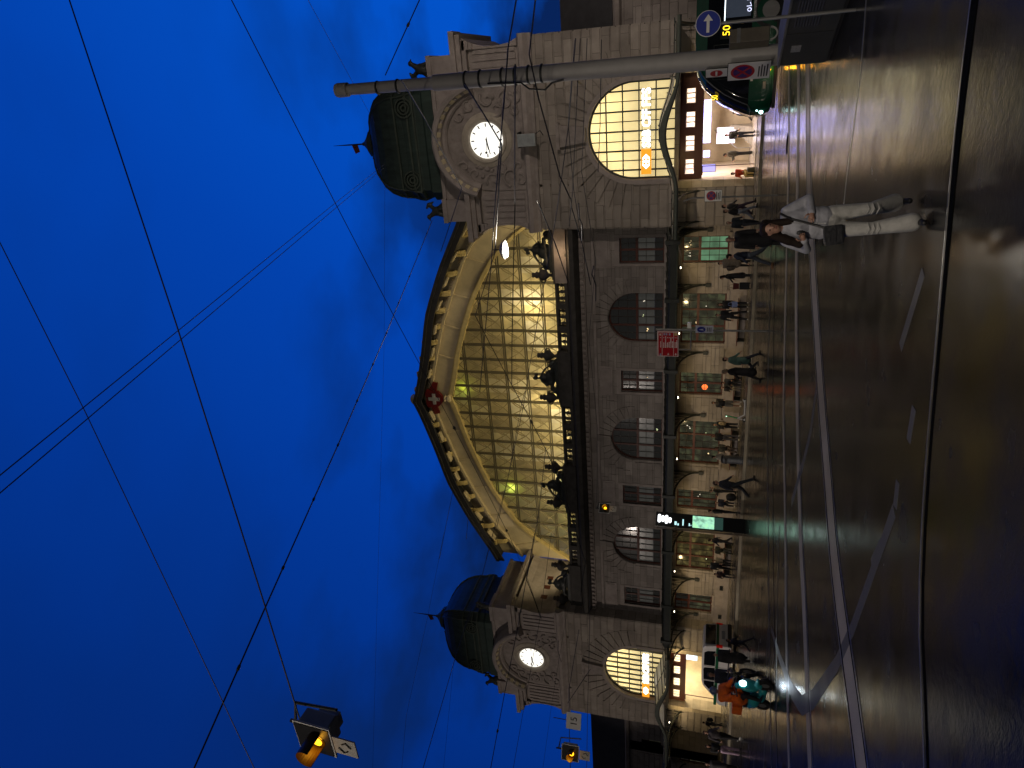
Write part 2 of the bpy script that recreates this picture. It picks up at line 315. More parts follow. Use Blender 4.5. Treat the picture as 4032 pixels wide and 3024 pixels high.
# ------------------------------------------------------------------ masonry helpers
def wall(mb, x0, x1, z0, z1, y0, y1, ops):                        # ops: (xc, half, zb, zt, arched) ; arched zt = springing
    cols = {}
    for o in ops: cols.setdefault(o[0], []).append(o)
    x = x0
    for xc in sorted(cols):
        os_ = sorted(cols[xc], key=lambda o: o[2]); h = max(o[1] for o in os_)
        mb.box(x, xc-h, y0, y1, z0, z1); z = z0
        for i, (c, hw, zb, zt, ar) in enumerate(os_):
            if zb > z+1e-3: mb.box(xc-h, xc+h, y0, y1, z, zb)
            z = zt
            if hw < h-1e-3:
                mb.box(xc-h, xc-hw, y0, y1, zb, zt+(hw if ar else 0)); mb.box(xc+hw, xc+h, y0, y1, zb, zt+(hw if ar else 0))
            if ar:
                top = os_[i+1][2] if i+1 < len(os_) else z1
                n = 16
                for k in range(n):
                    a0, a1 = pi-pi*k/n, pi-pi*(k+1)/n
                    xa, xb = xc+hw*cos(a0), xc+hw*cos(a1)
                    mb.prism([(xa, zt+hw*sin(a0)), (xb, zt+hw*sin(a1)), (xb, top), (xa, top)], y0, y1)
                z = top
        if z < z1-1e-3: mb.box(xc-h, xc+h, y0, y1, z, z1)
        x = xc+h
    mb.box(x, x1, y0, y1, z0, z1)
def courses(mb, x0, x1, z0, z1, h, y0, d, ops, gap=.045, mar=.2, vous=.95, rnd=1.25, rseed=1):
    rr = random.Random(rseed); n = max(1, round((z1-z0)/h)); h = (z1-z0)/n
    for k in range(n):
        za, zb = z0+k*h+gap/2, z0+(k+1)*h-gap/2; ex = []
        for xc, hw, ob, ot, ar in ops:
            if ar:
                if zb > ob-.01 and za < ot: ex.append((xc-hw-mar, xc+hw+mar))
                elif za >= ot-1e-6 and za < ot+hw+vous:
                    q = max(0, za-ot); r = hw+vous; w = sqrt(max(r*r-q*q, 0)); ex.append((xc-w, xc+w))
            elif zb > ob-.02 and za < ot+.35: ex.append((xc-hw-mar, xc+hw+mar))
        ex.sort(); x = x0; seg = []
        for a, b in ex:
            if a > x+.05: seg.append((x, a))
            x = max(x, b)
        if x < x1-.05: seg.append((x, x1))
        for a, b in seg:
            m = max(1, round((b-a)/rnd)); o = (.5 if k % 2 and m > 1 else 0)
            cuts = sorted({a, b, *[a+(b-a)*(i+o+rr.uniform(-.08,.08))/m for i in range(m) if 0 < (i+o)/m < 1]})
            for c, e in zip(cuts, cuts[1:]):
                if e-c > .08: mb.box(c+.012, e-.012, y0-d+rr.uniform(-.012,.012), y0+.02, za, zb)
def voussoirs(mb, xc, zs, r0, r1, y0, d, n=15, key=0):
    for k in range(n):
        a0, a1 = pi*k/n+.012, pi*(k+1)/n-.012; e = key if k == n//2 else 0
        mb.prism([(xc+r0*cos(a0), zs+r0*sin(a0)), (xc+(r1+e)*cos(a0), zs+(r1+e)*sin(a0)), (xc+(r1+e)*cos(a1), zs+(r1+e)*sin(a1)), (xc+r0*cos(a1), zs+r0*sin(a1))], y0-d-(.1 if e else 0), y0+.02)
GLASSD = mat('dark_window_glass', (.010,.011,.012), .08, nscale=1.5, namt=.3, spec=.8, emit=(.055,.052,.045), estr=.14)  # weak emission stands in for the grey reflection in the panes
GLASSC = mat('curtained_window_glass', (.10,.105,.105), .2, nscale=1.5, namt=.3, spec=.6, emit=(.12,.12,.105), estr=.16)  # curtain grey, with weak emission in place of reflected light
def dimglass(name, c1, c2, s, sc=1.6):
    m = mat(name, (.012,.012,.011), .10, spec=.7); t = m.node_tree; b = t.nodes['Principled BSDF']
    tcn = N(t, 'ShaderNodeTexCoord'); vo = N(t, 'ShaderNodeTexVoronoi'); vo.inputs['Scale'].default_value = sc*1.6; L(t, tcn.outputs['Object'], vo.inputs['Vector'])
    nz = N(t, 'ShaderNodeTexNoise'); nz.inputs['Scale'].default_value = sc; nz.inputs['Detail'].default_value = 5; L(t, tcn.outputs['Object'], nz.inputs['Vector'])
    rp = N(t, 'ShaderNodeValToRGB'); rp.color_ramp.elements[0].position = .30; rp.color_ramp.elements[0].color = (*[c*.5 for c in c1], 1); rp.color_ramp.elements[1].position = .56; rp.color_ramp.elements[1].color = (*c2, 1)
    e = rp.color_ramp.elements.new(.42); e.color = (*c1, 1)
    L(t, math_n(t, 'ADD', math_n(t, 'MULTIPLY', nz.outputs[0], .7), math_n(t, 'MULTIPLY', vo.outputs['Distance'], .12)), rp.inputs[0])
    L(t, rp.outputs[0], b.inputs['Emission Color']); b.inputs['Emission Strength'].default_value = s; return m
GSHOP = dimglass('shop_window_glass', (.045,.045,.028), (.11,.12,.06), .55)
GSHOPW = dimglass('amber_shop_window_glass', (.07,.055,.02), (.24,.19,.06), .5)
GGREEN = dimglass('green_lit_window_glass', (.10,.20,.11), (.16,.34,.19), .8, .8)
BARS = mat('window_bars', (.03,.022,.018), .5)
def window(parent, xc, hw, zb, zt, arch, y, lower, upper, ztr, ncol=2, wood=WOODR, name='window'):
    """one window: wooden frame (the part) with its panes as sub-parts"""
    f = MB(); top = zt+(hw if arch else 0); t = .09
    f.box(xc-hw, xc-hw+t, y, y+.12, zb, zt); f.box(xc+hw-t, xc+hw, y, y+.12, zb, zt); f.box(xc-hw+t, xc+hw-t, y, y+.12, zb, zb+t)
    if arch: f.ring(xc, zt, [(hw-t, y), (hw, y), (hw, y+.12), (hw-t, y+.12)], 0, pi, 20)
    else: f.box(xc-hw+t, xc+hw-t, y, y+.12, zt-t, zt)
    def topz(x): return zt+sqrt(max(hw*hw-(x-xc)**2, 0)) if arch else zt
    for i in range(1, ncol):
        x = xc-hw+2*hw*i/ncol; f.box(x-.06, x+.06, y-.015, y+.1, zb+t, topz(x)-.05)
    f.box(xc-hw+t, xc+hw-t, y-.03, y+.08, ztr-.08, ztr+.08)
    fr = f.build(name, wood, parent)
    b = MB(); m = ncol*2
    for i in range(m):
        if i % 2: x = xc-hw+2*hw*i/m; b.box(x-.016, x+.016, y+.02, y+.075, zb+t, topz(x)-.06)
    for z0, z1 in ((zb, ztr), (ztr, top)):
        n = max(2, round((z1-z0)/.62))
        for j in range(1, n):
            z = z0+(z1-z0)*j/n; w = hw if z <= zt else sqrt(max(hw*hw-(z-zt)**2, .01))
            b.box(xc-w+.05, xc+w-.05, y+.03, y+.07, z-.016, z+.016)
    b.build('glazing_bars', BARS, fr)
    zs = zb+.62 if lower is GLASSC else zb+.04
    p = MB().box(xc-hw+.05, xc+hw-.05, y+.085, y+.10, zs, ztr); p.build('lower_pane', lower, fr)
    if lower is GLASSC: MB().box(xc-hw+.05, xc+hw-.05, y+.085, y+.10, zb+.04, zs-.002).build('bottom_pane', GLASSD, fr)
    if arch:
        n = 16; pts = [(xc-hw+.04, ztr+.002), (xc+hw-.04, ztr+.002)]+[(xc+(hw-.04)*cos(pi*k/n), zt+(hw-.04)*sin(pi*k/n)) for k in range(n+1)]
        q = MB().prism(pts, y+.085, y+.10)
    else: q = MB().box(xc-hw+.05, xc+hw-.05, y+.085, y+.10, ztr+.002, zt-.04)
    q.build('upper_pane', upper, fr)
# ------------------------------------------------------------------ the long block between the two clock towers
hall = empty('station_building', (0,1,0), label='long two storey stone block with arched windows between the two clock towers', cat='building')
hall.location = (0,0,0)
WX = [(-14.02,.85,0),(-9.07,1.7,1),(-4.46,.8,0),(.27,1.7,1),(4.79,.81,0),(9.42,1.71,1),(13.95,.84,0)]
OPS = []
for x, h, a in WX:
    OPS.append((x, h, 1.28, 4.08, False)); OPS.append((x, h, 5.18, 7.1 if a else 8.02, bool(a)))
YW = 1.04
wb = MB(); wall(wb, -15.9, 15.9, 0, 10.6, YW, 1.9, OPS)
courses(wb, -15.88, 15.88, 4.75, 9.6, .52, YW, .05, [o for o in OPS if o[2] > 5], rnd=1.5)
courses(wb, -15.88, 15.88, 1.25, 4.7, .56, YW, .05, [o for o in OPS if o[2] < 5], rnd=1.6, rseed=3)
for x, h, a in WX:
    if a: voussoirs(wb, x, 7.1, h+.02, h+.92, YW, .075, 15, .15)
wb.build('wall', ASHLAR, hall)
for x, h, a in WX:
    tb = MB()                                                # plain surrounds, sills, panels above the small windows
    if not a:
        tb.box(x-h-.19, x-h, YW-.06, YW+.1, 5.18, 8.02); tb.box(x+h, x+h+.19, YW-.06, YW+.1, 5.18, 8.02); tb.box(x-h-.19, x+h+.19, YW-.06, YW+.1, 8.02, 8.34)
        tb.box(x-h-.3, x+h+.3, YW-.09, YW+.05, 8.62, 9.5); tb.box(x-h-.15, x+h+.15, YW-.12, YW+.05, 8.76, 9.36)
    tb.box(x-h-.22, x+h+.22, YW-.16, YW+.2, 4.98, 5.18)
    if len(tb.v): tb.build('window_surround', TRIM, hall)
    MB().box(x-h-.25, x+h+.25, YW-.18, YW+.2, 1.12, 1.28).build('window_sill', TRIM, hall)
pb = MB().box(-15.9, 15.9, YW-.14, YW+.02, .05, 1.12); pb.box(-15.9, 15.9, YW-.22, YW+.02, .05, .5); pb.build('plinth', PLINTH if 'PLINTH' in globals() else TRIM, hall)
cb = MB().box(-15.9, 15.9, YW-.10, YW+.3, 9.65, 9.85); cb.box(-15.9, 15.9, YW-.22, YW+.5, 10.3, 10.62)
for i in range(78): x = -15.6+i*.4052; cb.box(x-.1, x+.1, YW-.36, YW-.1, 10.36, 10.6)
cb.build('frieze', TRIM, hall)
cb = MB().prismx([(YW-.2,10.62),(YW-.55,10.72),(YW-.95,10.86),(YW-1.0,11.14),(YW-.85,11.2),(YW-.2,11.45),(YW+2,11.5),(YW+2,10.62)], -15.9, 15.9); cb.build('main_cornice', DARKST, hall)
bb = MB(); gr = [(12.29,15.6),(3.13,6.43),(-5.96,-2.75),(-15.55,-12.02)]
bb.box(-15.9, 15.9, YW-.1, YW+.45, 11.5, 11.72)
rail = sorted([(a-.45, b+.45) for a, b in gr]); x = -15.9
for a, b in rail+[(15.9, 15.9)]:
    a = min(a, 15.9)
    if a > x:
        bb.box(x, a, YW-.08, YW+.4, 12.2, 12.38)
        n = int((a-x)/.42)
        for i in range(n):
            bx = x+(a-x)*(i+.5)/n; bb.lathe([(.09,0),(.13,.05),(.08,.12),(.14,.26),(.07,.4),(.12,.48)], 8, (bx, YW+.16, 11.72))
        for q in (x+(a-x)*.33, x+(a-x)*.67): bb.box(q-.2, q+.2, YW-.1, YW+.42, 11.72, 12.2)
    x = b
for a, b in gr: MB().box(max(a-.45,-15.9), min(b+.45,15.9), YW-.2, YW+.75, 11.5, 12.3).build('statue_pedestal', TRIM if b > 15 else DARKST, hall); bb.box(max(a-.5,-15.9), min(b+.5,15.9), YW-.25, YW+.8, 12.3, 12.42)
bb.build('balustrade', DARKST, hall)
terr = MB().box(-15.9, 15.9, 1.95, 9.0, 11.2, 11.52); terr.build('terrace', DARKST, hall)
pil = MB()
for x in (-11.6,-6.75,-2.1,2.5,7.1,11.7): pil.box(x-.5, x+.5, YW-.07, YW+.02, 4.75, 9.62); pil.box(x-.58, x+.58, YW-.12, YW+.02, 9.2, 9.62)
for i, (x, h, a) in enumerate(WX):
    lo = (GSHOP, GSHOPW, GSHOP, GSHOP, GSHOP, GSHOP, GGREEN)[i]
    window(hall, x, h, 1.28, 4.08, False, YW+.22, lo, GLASSD if i in (0,) else (GSHOP if i != 1 else GSHOPW), 3.02, 3 if a else 2)
    window(hall, x, h, 5.18, 7.1 if a else 8.02, bool(a), YW+.22, GLASSC, GLASSD, 6.93, 3 if a else 2)
# ------------------------------------------------------------------ the great hall gable behind the terrace
GY = 7.0
IN = [(0,23.45),(1.6,22.95),(4,22.35),(6.7,21.4),(9,20.45),(12,18.7),(14.4,16.15),(15.9,13.2)]
FO = [(0,25.1),(1.5,24.85),(3.6,24.2),(6.4,23.35),(9.1,22.2),(12.2,20.75),(15.9,18.0)]
OU = [(0,26.25),(1.3,25.75),(4.5,24.85),(7.9,24.05),(11.6,22.45),(15.9,20.1)]
def curve(tab, n=33):                                             # smooth left-to-right outline from a half table
    xs = [-15.9+31.8*i/(n-1) for i in range(n)]
    def f(x):
        x = abs(x); return sum(lerp(tab, max(0, min(15.9, abs(x+d))))*w for d, w in ((-.7,.25),(0,.5),(.7,.25))) if x > .9 else lerp(tab, x)
    return [(x, f(x)) for x in xs]
ci, cf, co = curve(IN), curve(FO), curve(OU)
th = empty('train_hall', (0,0,0), label='great station hall with a wide pointed glass gable, its tracery lit yellow from inside', cat='building')
def band(mb, A, B, y0, y1):
    n = len(A)
    for i in range(n-1): mb.prism([A[i], A[i+1], B[i+1], B[i]], y0, y1)
def shift(Lc, d): return [(x, z+d) for x, z in Lc]
m = MB(); band(m, shift(co,-.10), shift(co,.16), 5.55, 55); m.build('roof', ROOFD, th)
m = MB(); band(m, shift(co,-.55), shift(co,-.10), 5.7, 5.85); m.build('roof_edge', ROOFD, th)
for i in range(len(co)-1):                                        # soffit with pale coffers
    if i % 2 == 0 and abs(co[i][0]) > 1.5 and abs(co[i][0]) < 15: MB().prism([(co[i][0]+.1, co[i][1]-.72), (co[i+1][0]-.1, co[i+1][1]-.72), (co[i+1][0]-.1, co[i+1][1]-.6), (co[i][0]+.1, co[i][1]-.6)], 5.95, 6.5).build('soffit_coffer', CREAM, th)
m = MB(); band(m, shift(ci,-.02), shift(cf,.05), GY-.1, GY+.3); m.build('fascia', CREAM, th)
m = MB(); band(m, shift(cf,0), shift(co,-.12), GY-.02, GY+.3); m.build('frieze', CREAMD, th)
m = MB(); band(m, shift(cf,-.05), shift(cf,.16), GY-.38, GY); band(m, shift(cf,.2), shift(cf,.32), GY-.26, GY)
k = 0
for i in range(150):
    x = -15.4+i*.2066; z = lerp(cf, x)+.38; m.box(x-.06, x+.06, GY-.24, GY, z-.05, z+.07)
m.build('eaves_moulding', CREAM, th)
m = MB(); band(m, shift(ci,-.22), shift(ci,.12), GY-.34, GY+.25); band(m, shift(ci,.12), shift(ci,.26), GY-.24, GY); m.build('arch_rim', YELLOW, th)
for x in (-14.4,-11.55,-8.74,-5.97,-3.24,3.7,6.35,8.95,11.8,14.3):
    z0, z1 = lerp(ci, x)+.2, lerp(cf, x)-.02; s = (z1-z0)*.18*(1 if x > 0 else -1)
    MB().prism([(x-.07-s*.5, z0), (x+.07-s*.5, z0), (x+.07+s, z1), (x-.07+s, z1)], GY-.2, GY-.05).build('fascia_rib', CREAM, th)
for x in (12.6,11.0,9.4,7.95,6.55,5.2,3.8,2.4,-2.5,-3.95,-5.4,-6.85,-8.25,-9.6,-11.0,-12.6,-14.2,14.1):   # curled iron brackets under the eaves
    z = lerp(cf, x)+.15; m = MB()
    for e in (-.16, -.05, .06, .17):
        pts = [(x+e, GY-.2-.55*sin(a)*.9, z+.0+.75*(1-cos(a))) for a in [pi*.62*q/7 for q in range(8)]]
        pts += [(x+e, GY-.72+.16*cos(a)-.1, z+1.0+.16*sin(a)) for a in [-.2+4.2*q/7 for q in range(8)]]
        m.tube(pts, .062, 5)
    m.build('eaves_bracket', YELLOW, th)
# tracery
MV = [-13.65,-12.2,-10.75,-9.36,-7.98,-6.66,-5.28,-3.99,-2.7,-1.38,-.06,1.2,2.5,3.66,4.95,6.22,7.56,8.87,10.15,11.45,12.85,14.36]
HZ = [13.0,14.72,16.38,18.18,19.95,21.72]
m = MB()
for x in MV: m.box(x-.07, x+.07, GY-.12, GY+.05, 11.5, lerp(ci, x)-.1); m.box(x-.15, x-.10, GY-.05, GY+.05, 11.5, lerp(ci, x)-.1)
def halfw(z):
    w = 0
    for i in range(160):
        if lerp(ci, i*.1) > z: w = i*.1
    return w
for z in HZ:
    w = halfw(z); m.box(-w, w, GY-.08, GY+.05, z-.045, z+.045); m.box(-w, w, GY-.08, GY+.05, z+.12, z+.19)
m.build('mullion_grid', mat('tracery_silhouette_paint', (.11,.095,.055), .5, nscale=2), th)  # paint darkened so the mullions look like silhouettes against the lit panes
m = MB()
xs_ = [-15.2]+MV+[15.4]
for x0, x1 in zip(xs_, xs_[1:]):
    for z0, z1 in zip(HZ, HZ[1:]+[23.4]):
        lim = min(lerp(ci, x0), lerp(ci, x1))-.15
        def put(f):
            pts = [(x0+(x1-x0)*u, GY-.04, z0+.15+(z1-z0-.2)*v) for u, v in f]
            pts = [p for p in pts if p[2] < lerp(ci, p[0])-.1]
            if len(pts) > 1: m.tube(pts, .046, 4)
        q = [i/7 for i in range(8)]
        put([(u, u**1.7) for u in q]); put([(u, (1-u)**1.7) for u in q])
        put([(.5+.5*u*u, .32+.66*u) for u in q]) if z0 > 14 else None
        zz = z0+(z1-z0)*.55
        if zz < lim: m.box(x0+.07, x1-.07, GY-.02, GY+.02, zz-.014, zz+.014)
m.build('tracery', mat('tracery_paint_lit', (.36,.31,.17), .5, nscale=2), th)  # same paint kept lighter, the lit look of the arcs put into it
PANE = frosted('hall_frosted_glass', (.90,.90,.72), (.36,.28,.13), .035, .84, (1.285, 1.75, .55, .6))
m = MB(); m.add([(x, GY+.11, zz) for x, z in ci for zz in (11.6, max(z-.05, 11.7))], [(2*i, 2*i+2, 2*i+3, 2*i+1) for i in range(len(ci)-1)]); m.build('frosted_pane', PANE, th)
# crest on the apex: red shield with a white cross between scrolls
cr_ = MB().prism([(-.62,24.9),(-.75,25.35),(-.35,25.5),(.1,25.42),(.55,25.5),(.95,25.3),(.82,24.8),(.78,24.3),(.45,24.0),(.1,23.9),(-.25,24.0),(-.58,24.35)], GY-.75, GY-.45)
cr_.prism([(.75,24.5),(1.55,24.25),(1.6,24.7),(1.0,25.1)], GY-.6, GY-.45); cr_.prism([(-.55,24.6),(-1.3,24.4),(-1.45,24.9),(-.7,25.15)], GY-.6, GY-.45)
sh = cr_.build('crest_shield', mat('red_enamel', (.17,.012,.010), .45, nscale=3), th)
MB().box(-.4,.6,GY-.80,GY-.745,24.55,24.83).box(-.05,.25,GY-.801,GY-.744,24.18,24.55).box(-.05,.25,GY-.801,GY-.744,24.83,25.2).build('white_cross', mat('dull_white', (.45,.45,.44), .5), sh)
for cx, cz, s in ((-.75,25.75,1),(.95,25.8,-1),(-1.7,25.2,1),(1.9,25.15,-1),(.1,26.3,1)):
    m = MB()
    for rr_ in (.16,.26,.36,.46):
        m.tube([(cx+s*rr_*cos(a), GY-.9-.25*q/9, cz+rr_*sin(a)) for q, a in [(q, .3+3.6*q/9) for q in range(10)]], .05, 5)
    m.build('crest_scroll', CREAM, th)
m = MB().lathe([(.3,0),(.34,.15),(.2,.3),(.3,.45),(.15,.6)], 12, (.1, GY-.5, 23.3)); m.build('crest_knob', CREAM, th)
# lamps hanging inside the hall, seen as glows through the frosted panes
for x, y, z, p in ((8.2,8.7,15.8,105),(.3,8.7,15.3,90),(-7.0,8.9,13.7,50),(.9,7.5,22.4,3.5),(-8.7,7.5,18.9,5),(12.9,8.5,14.2,50),(4.4,8.8,13.6,60),(-3.4,9.0,13.4,50),(-11.2,9.2,13.2,8)):
    m = MB().ball((x,y,z), .14, 6); m.tube([(x,y,z+.1),(x,y,z+1.2)], .015, 4)
    col = (1,.79,.40) if p > 20 else (.75,.95,.10)
    lo = m.build('hanging_globe', glow('globe_glow_%s' % ('warm' if p > 20 else 'green'), col, 6), th)
    light('hall_lamp_light', (x, y-.02, z-.25), p*2.1, col, .12, parent=th)
m = MB(); band(m, [(x, 11.5) for x, z in co], shift(co, -.3), 14.0, 14.3); m.build('inner_wall', CREAM, th)
light('hall_fill_light', (0, 13, 12.6), 120, (1,.83,.50), .5, 'AREA', (radians(90),0,0), size=(24,5), parent=th)
# floodlights standing on the terrace behind the balustrade, washing the gable
for x in (-13.9,-9.2,-.9,.9,9.4,13.9):
    t = empty('terrace_floodlight', (x,2.7,11.52), label='small floodlight on the terrace behind the stone balustrade, washing the gable', cat='floodlight', group='terrace floodlights')
    MB().box(-.16,.16,-.1,.1,.18,.42).build('housing', IRON, t); MB().box(-.03,.03,-.03,.03,0,.18).build('foot', IRON, t)
    MB().box(-.13,.13,.101,.11,.21,.39).build('lens', glow('flood_lens', (1,.76,.36), 8), t)
    l = light('floodlight_beam', (x,2.86,11.86), 620, (1,.80,.44), .1, 'SPOT', spot=135); aim(l, (x*.9,7.2,20.0)); l.parent = t; l.matrix_parent_inverse = Matrix.Translation((-x,-2.7,-11.52))

t = empty('cornice_floodlight', (13.9,.25,11.3), label='tiny floodlight on the dark cornice below the bronze group by the right tower', cat='floodlight')
MB().box(-.10,.10,-.06,.06,0,.14).build('housing', IRON, t); MB().box(-.08,.08,.061,.066,.03,.12).build('lens', glow('flood_lens', (1,.76,.36), 8), t)
l = light('floodlight_beam', (13.9,.05,11.75), 26, (1,.66,.36), .06, 'POINT')
l.parent = t; l.matrix_parent_inverse = Matrix.Translation((-13.9,-.25,-11.3))

rr = random.Random(11)
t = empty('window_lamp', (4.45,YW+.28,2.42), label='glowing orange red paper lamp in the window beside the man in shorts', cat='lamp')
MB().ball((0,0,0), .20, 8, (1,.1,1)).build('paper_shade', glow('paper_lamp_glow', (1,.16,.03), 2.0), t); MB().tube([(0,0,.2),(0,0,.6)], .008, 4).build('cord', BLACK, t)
for i, (x, z) in enumerate(((9.1,3.1),(10.1,2.6),(.9,2.2),(-.7,2.0),(1.3,3.4),(-9.8,1.75),(14.3,3.6),(13.6,3.7),(9.5,6.6),(8.5,6.3),(10.6,6.5),(.9,5.6),(4.9,6.2),(-4.2,2.5))):  # glowing beads painted in for golden reflections on the panes
    t = empty('window_glint', (x,YW+.285,z), label='tiny glowing bead on a station window pane, imitating a reflected light', cat='lamp', group='glowing beads imitating window reflections')
    for q in range(3): MB().ball((rr.uniform(-.14,.14),0,rr.uniform(-.10,.10)), rr.uniform(.018,.036), 4, (1,.2,1.2)).build('bulb_or_glint', glow('glimmer_%d' % (i % 3), ((1,.72,.35),(1,.9,.7),(.8,.9,.45))[i % 3], 1.6), t)
# ------------------------------------------------------------------ clock towers
PWIN = frosted('portal_frosted_glass', (.95,.90,.70), (1.0,.80,.38), .70)
CLOCKF = glow('clock_face_glow', (1,.96,.86), 1.35)
def blob(name, prims, vox, m, parent=None, smooth_it=3, loc=None, mats=None):
    """fuse tapered capsules / ellipsoids into one continuous skin"""
    mb = MB()
    for p in prims:
        if p[0] == 'c':                                           # capsule p0,r0,p1,r1
            _, a, ra, b, rb = p; a, b = Vector(a), Vector(b); n = 5
            d = (b-a); Ln = d.length; d = d.normalized() if Ln > 1e-6 else Vector((0,0,1))
            pts = [a-d*ra*cos(pi/2*q/n) for q in range(n)]+[a, b]+[b+d*rb*sin(pi/2*q/n) for q in range(1, n+1)]
            rs = [max(ra*sin(pi/2*q/n), ra*.02) for q in range(n)]+[ra, rb]+[max(rb*cos(pi/2*q/n), rb*.02) for q in range(1, n+1)]
            mb.tube(pts, rs, 12)
        elif p[0] == 'e':                                         # ellipsoid centre, radii, optional z-rotation
            _, c, r = p[:3]; o = len(mb.v); mb.ball((0,0,0), 1, 8, r)
            R = Matrix.Translation(c) @ (p[3].to_4x4() if len(p) > 3 else Matrix()); mb.xf(R, o)
        elif p[0] == 'l':                                         # loft: list of (centre, rx, ry)
            secs = p[1]; n = 16; vs = [(c[0]+rx*cos(2*pi*j/n), c[1]+ry*sin(2*pi*j/n), c[2]) for c, rx, ry in secs for j in range(n)]; k = len(secs)
            mb.add(vs, [(i*n+j, i*n+(j+1)%n, (i+1)*n+(j+1)%n, (i+1)*n+j) for i in range(k-1) for j in range(n)]+[tuple(range(n-1,-1,-1)), tuple(range((k-1)*n, k*n))])
        elif p[0] == 'b':
            mb.box(*p[1])
    o = mb.build(name, m, None)
    r = o.modifiers.new('r', 'REMESH'); r.mode = 'VOXEL'; r.voxel_size = vox; r.use_smooth_shade = True
    s = o.modifiers.new('s', 'SMOOTH'); s.factor = .5; s.iterations = smooth_it
    dg = bpy.context.evaluated_depsgraph_get(); me = bpy.data.meshes.new_from_object(o.evaluated_get(dg)); me.name = name
    o.modifiers.clear(); old = o.data; o.data = me; bpy.data.meshes.remove(old)
    for pl in me.polygons: pl.use_smooth = True
    if not me.materials: me.materials.append(m)
    if parent: o.parent = parent
    if loc: o.location = loc
    return o
def tower(xc, label, side):                                       # side: +1 = the flank towards the hall is on the left
    t = empty('clock_tower', (xc,0,0), label=label, cat='tower')
    H0, H1 = 5.55, 5.15
    ops = [(0, 2.95, .1, 4.35, False), (0, 2.78, 4.62, 6.93, True)]
    m = MB(); wall(m, -H0, H0, 0, 12.8, 0, .9, ops); m.box(-H0, -H0+.8, .9, 7.2, 0, 12.8); m.box(H0-.8, H0, .9, 7.2, 0, 12.8); m.box(-H0, H0, 6.4, 7.2, 4.5, 12.8)
    m.box(-H1, H1, .08, 7.0, 12.8, 17.4)
    for sx in (-1, 1):                                            # stepped courses of the flanks
        for k in range(15):
            z = .7+k*.8; a, b = sorted((sx*(H0-.02), sx*(H0+.05))); m.box(a, b, -.03, 7.2, z+.03, z+.77)
    m.build('wall', STONE, t)
    m = MB(); courses(m, -H0+.02, H0-.02, .6, 12.6, .545, 0, .07, ops, vous=1.65, mar=.32, rnd=2.1, rseed=int(xc) % 7)
    voussoirs(m, 0, 6.93, 2.98, 4.6, 0, .09, 19); m.build('rusticated_course', STONE, t)
    m = MB().ring(0, 6.93, [(2.72,.3),(2.72,-.06),(2.98,-.1),(3.04,.02),(3.04,.3)], 0, pi, 36)
    for sx in (-1, 1):
        a, b = sorted((sx*2.72, sx*3.02)); m.box(a, b, -.08, .3, 4.6, 6.93)
    m.build('portal_window_surround', TRIM, t)
    m = MB().prism([(-.42,9.75),(.42,9.75),(.62,11.3),(-.62,11.3)], -.34, .05).box(-.75,.75,-.42,.05,11.3,11.5); m.build('keystone', RELIEF, t)
    m = MB().prismx([(.1,12.75),(-.12,12.78),(-.2,12.95),(-.42,13.2),(-.48,13.42),(-.3,13.55),(.1,13.6)], -H0-.15, H0+.15); m.build('string_course', TRIM, t)
    for sx in (-1, 1):
        m = MB().box(*sorted((sx*3.1, sx*5.1)), -.02, .2, 13.6, 16.6)
        for q in range(5):
            x = sx*(3.45+q*.38); m.box(x-.14, x+.14, -.1, .05, 13.75, 16.4)
        m.build('fluted_pier', TRIM, t)
    # clock panel with carved relief, hood mould, clock
    m = MB().box(-3.05, 3.05, -.03, .1, 13.6, 15.9).ring(0, 15.9, [(0,-.03),(3.0,-.03),(3.0,.1),(0,.1)], 0, pi, 40); m.build('clock_panel', RELIEF, t)
    rr = random.Random(3)
    for sx in (-1, 1):
        m = MB()
        for a0, r0_, x0, z0 in ((.2,.62,2.2,14.5),(2.4,.5,1.75,15.2),(1.0,.5,2.35,15.7),(.5,.42,2.0,16.9),(2.,.35,1.5,17.6),(3.,.4,2.45,13.95),(1.2,.3,1.6,14.0)):
            pts = [(sx*(x0+r0_*(1-q/14)*cos(a0+q*.52)), -.08, z0+r0_*(1-q/14)*sin(a0+q*.52)) for q in range(12)]; m.tube(pts, [.09-.004*q for q in range(12)], 6)
        for q in range(8): m.ball((sx*rr.uniform(1.5,2.7), -.04, rr.uniform(13.9,17.3)), rr.uniform(.1,.2), 5, (1,.7,1))
        m.build('carved_scroll', RELIEF, t, smooth=True)
    hood = [(2.62,.0),(2.62,-.16),(2.72,-.3),(2.86,-.34),(2.92,-.62),(3.02,-.66),(3.06,-.86),(3.26,-.94),(3.38,-.86),(3.46,-.5),(3.5,.3),(3.3,.6),(2.9,.3)]
    m = MB().ring(0, 15.9, hood, .22, pi-.22, 44); m.build('hood_mould', TRIM, t)
    m = MB()
    for q in range(15):
        a = .3+(pi-.6)*q/14
        for da in (-.045, .045):
            pass
        c0, c1 = a-.05, a+.05
        m.add([(r*cos(b), y, 15.9+r*sin(b)) for b in (c0, c1) for r, y in ((2.9,-.36),(3.04,-.36),(3.04,-.84),(2.9,-.6))], [(0,1,2,3),(7,6,5,4),(0,4,5,1),(1,5,6,2),(2,6,7,3),(3,7,4,0)])
    m.build('dentil', CREAM, t)
    m = MB().ring(0, 15.95, [(1.07,.0),(1.07,-.12),(1.16,-.22),(1.30,-.26),(1.34,-.18),(1.46,-.16),(1.62,-.08),(1.66,.02)], 0, 2*pi, 48); m.build('clock_surround', mat('clock_glow_stone', (.46,.41,.33), .7, nscale=2), t, smooth=30)  # paler, yellower stone puts the clock's glow into the colour
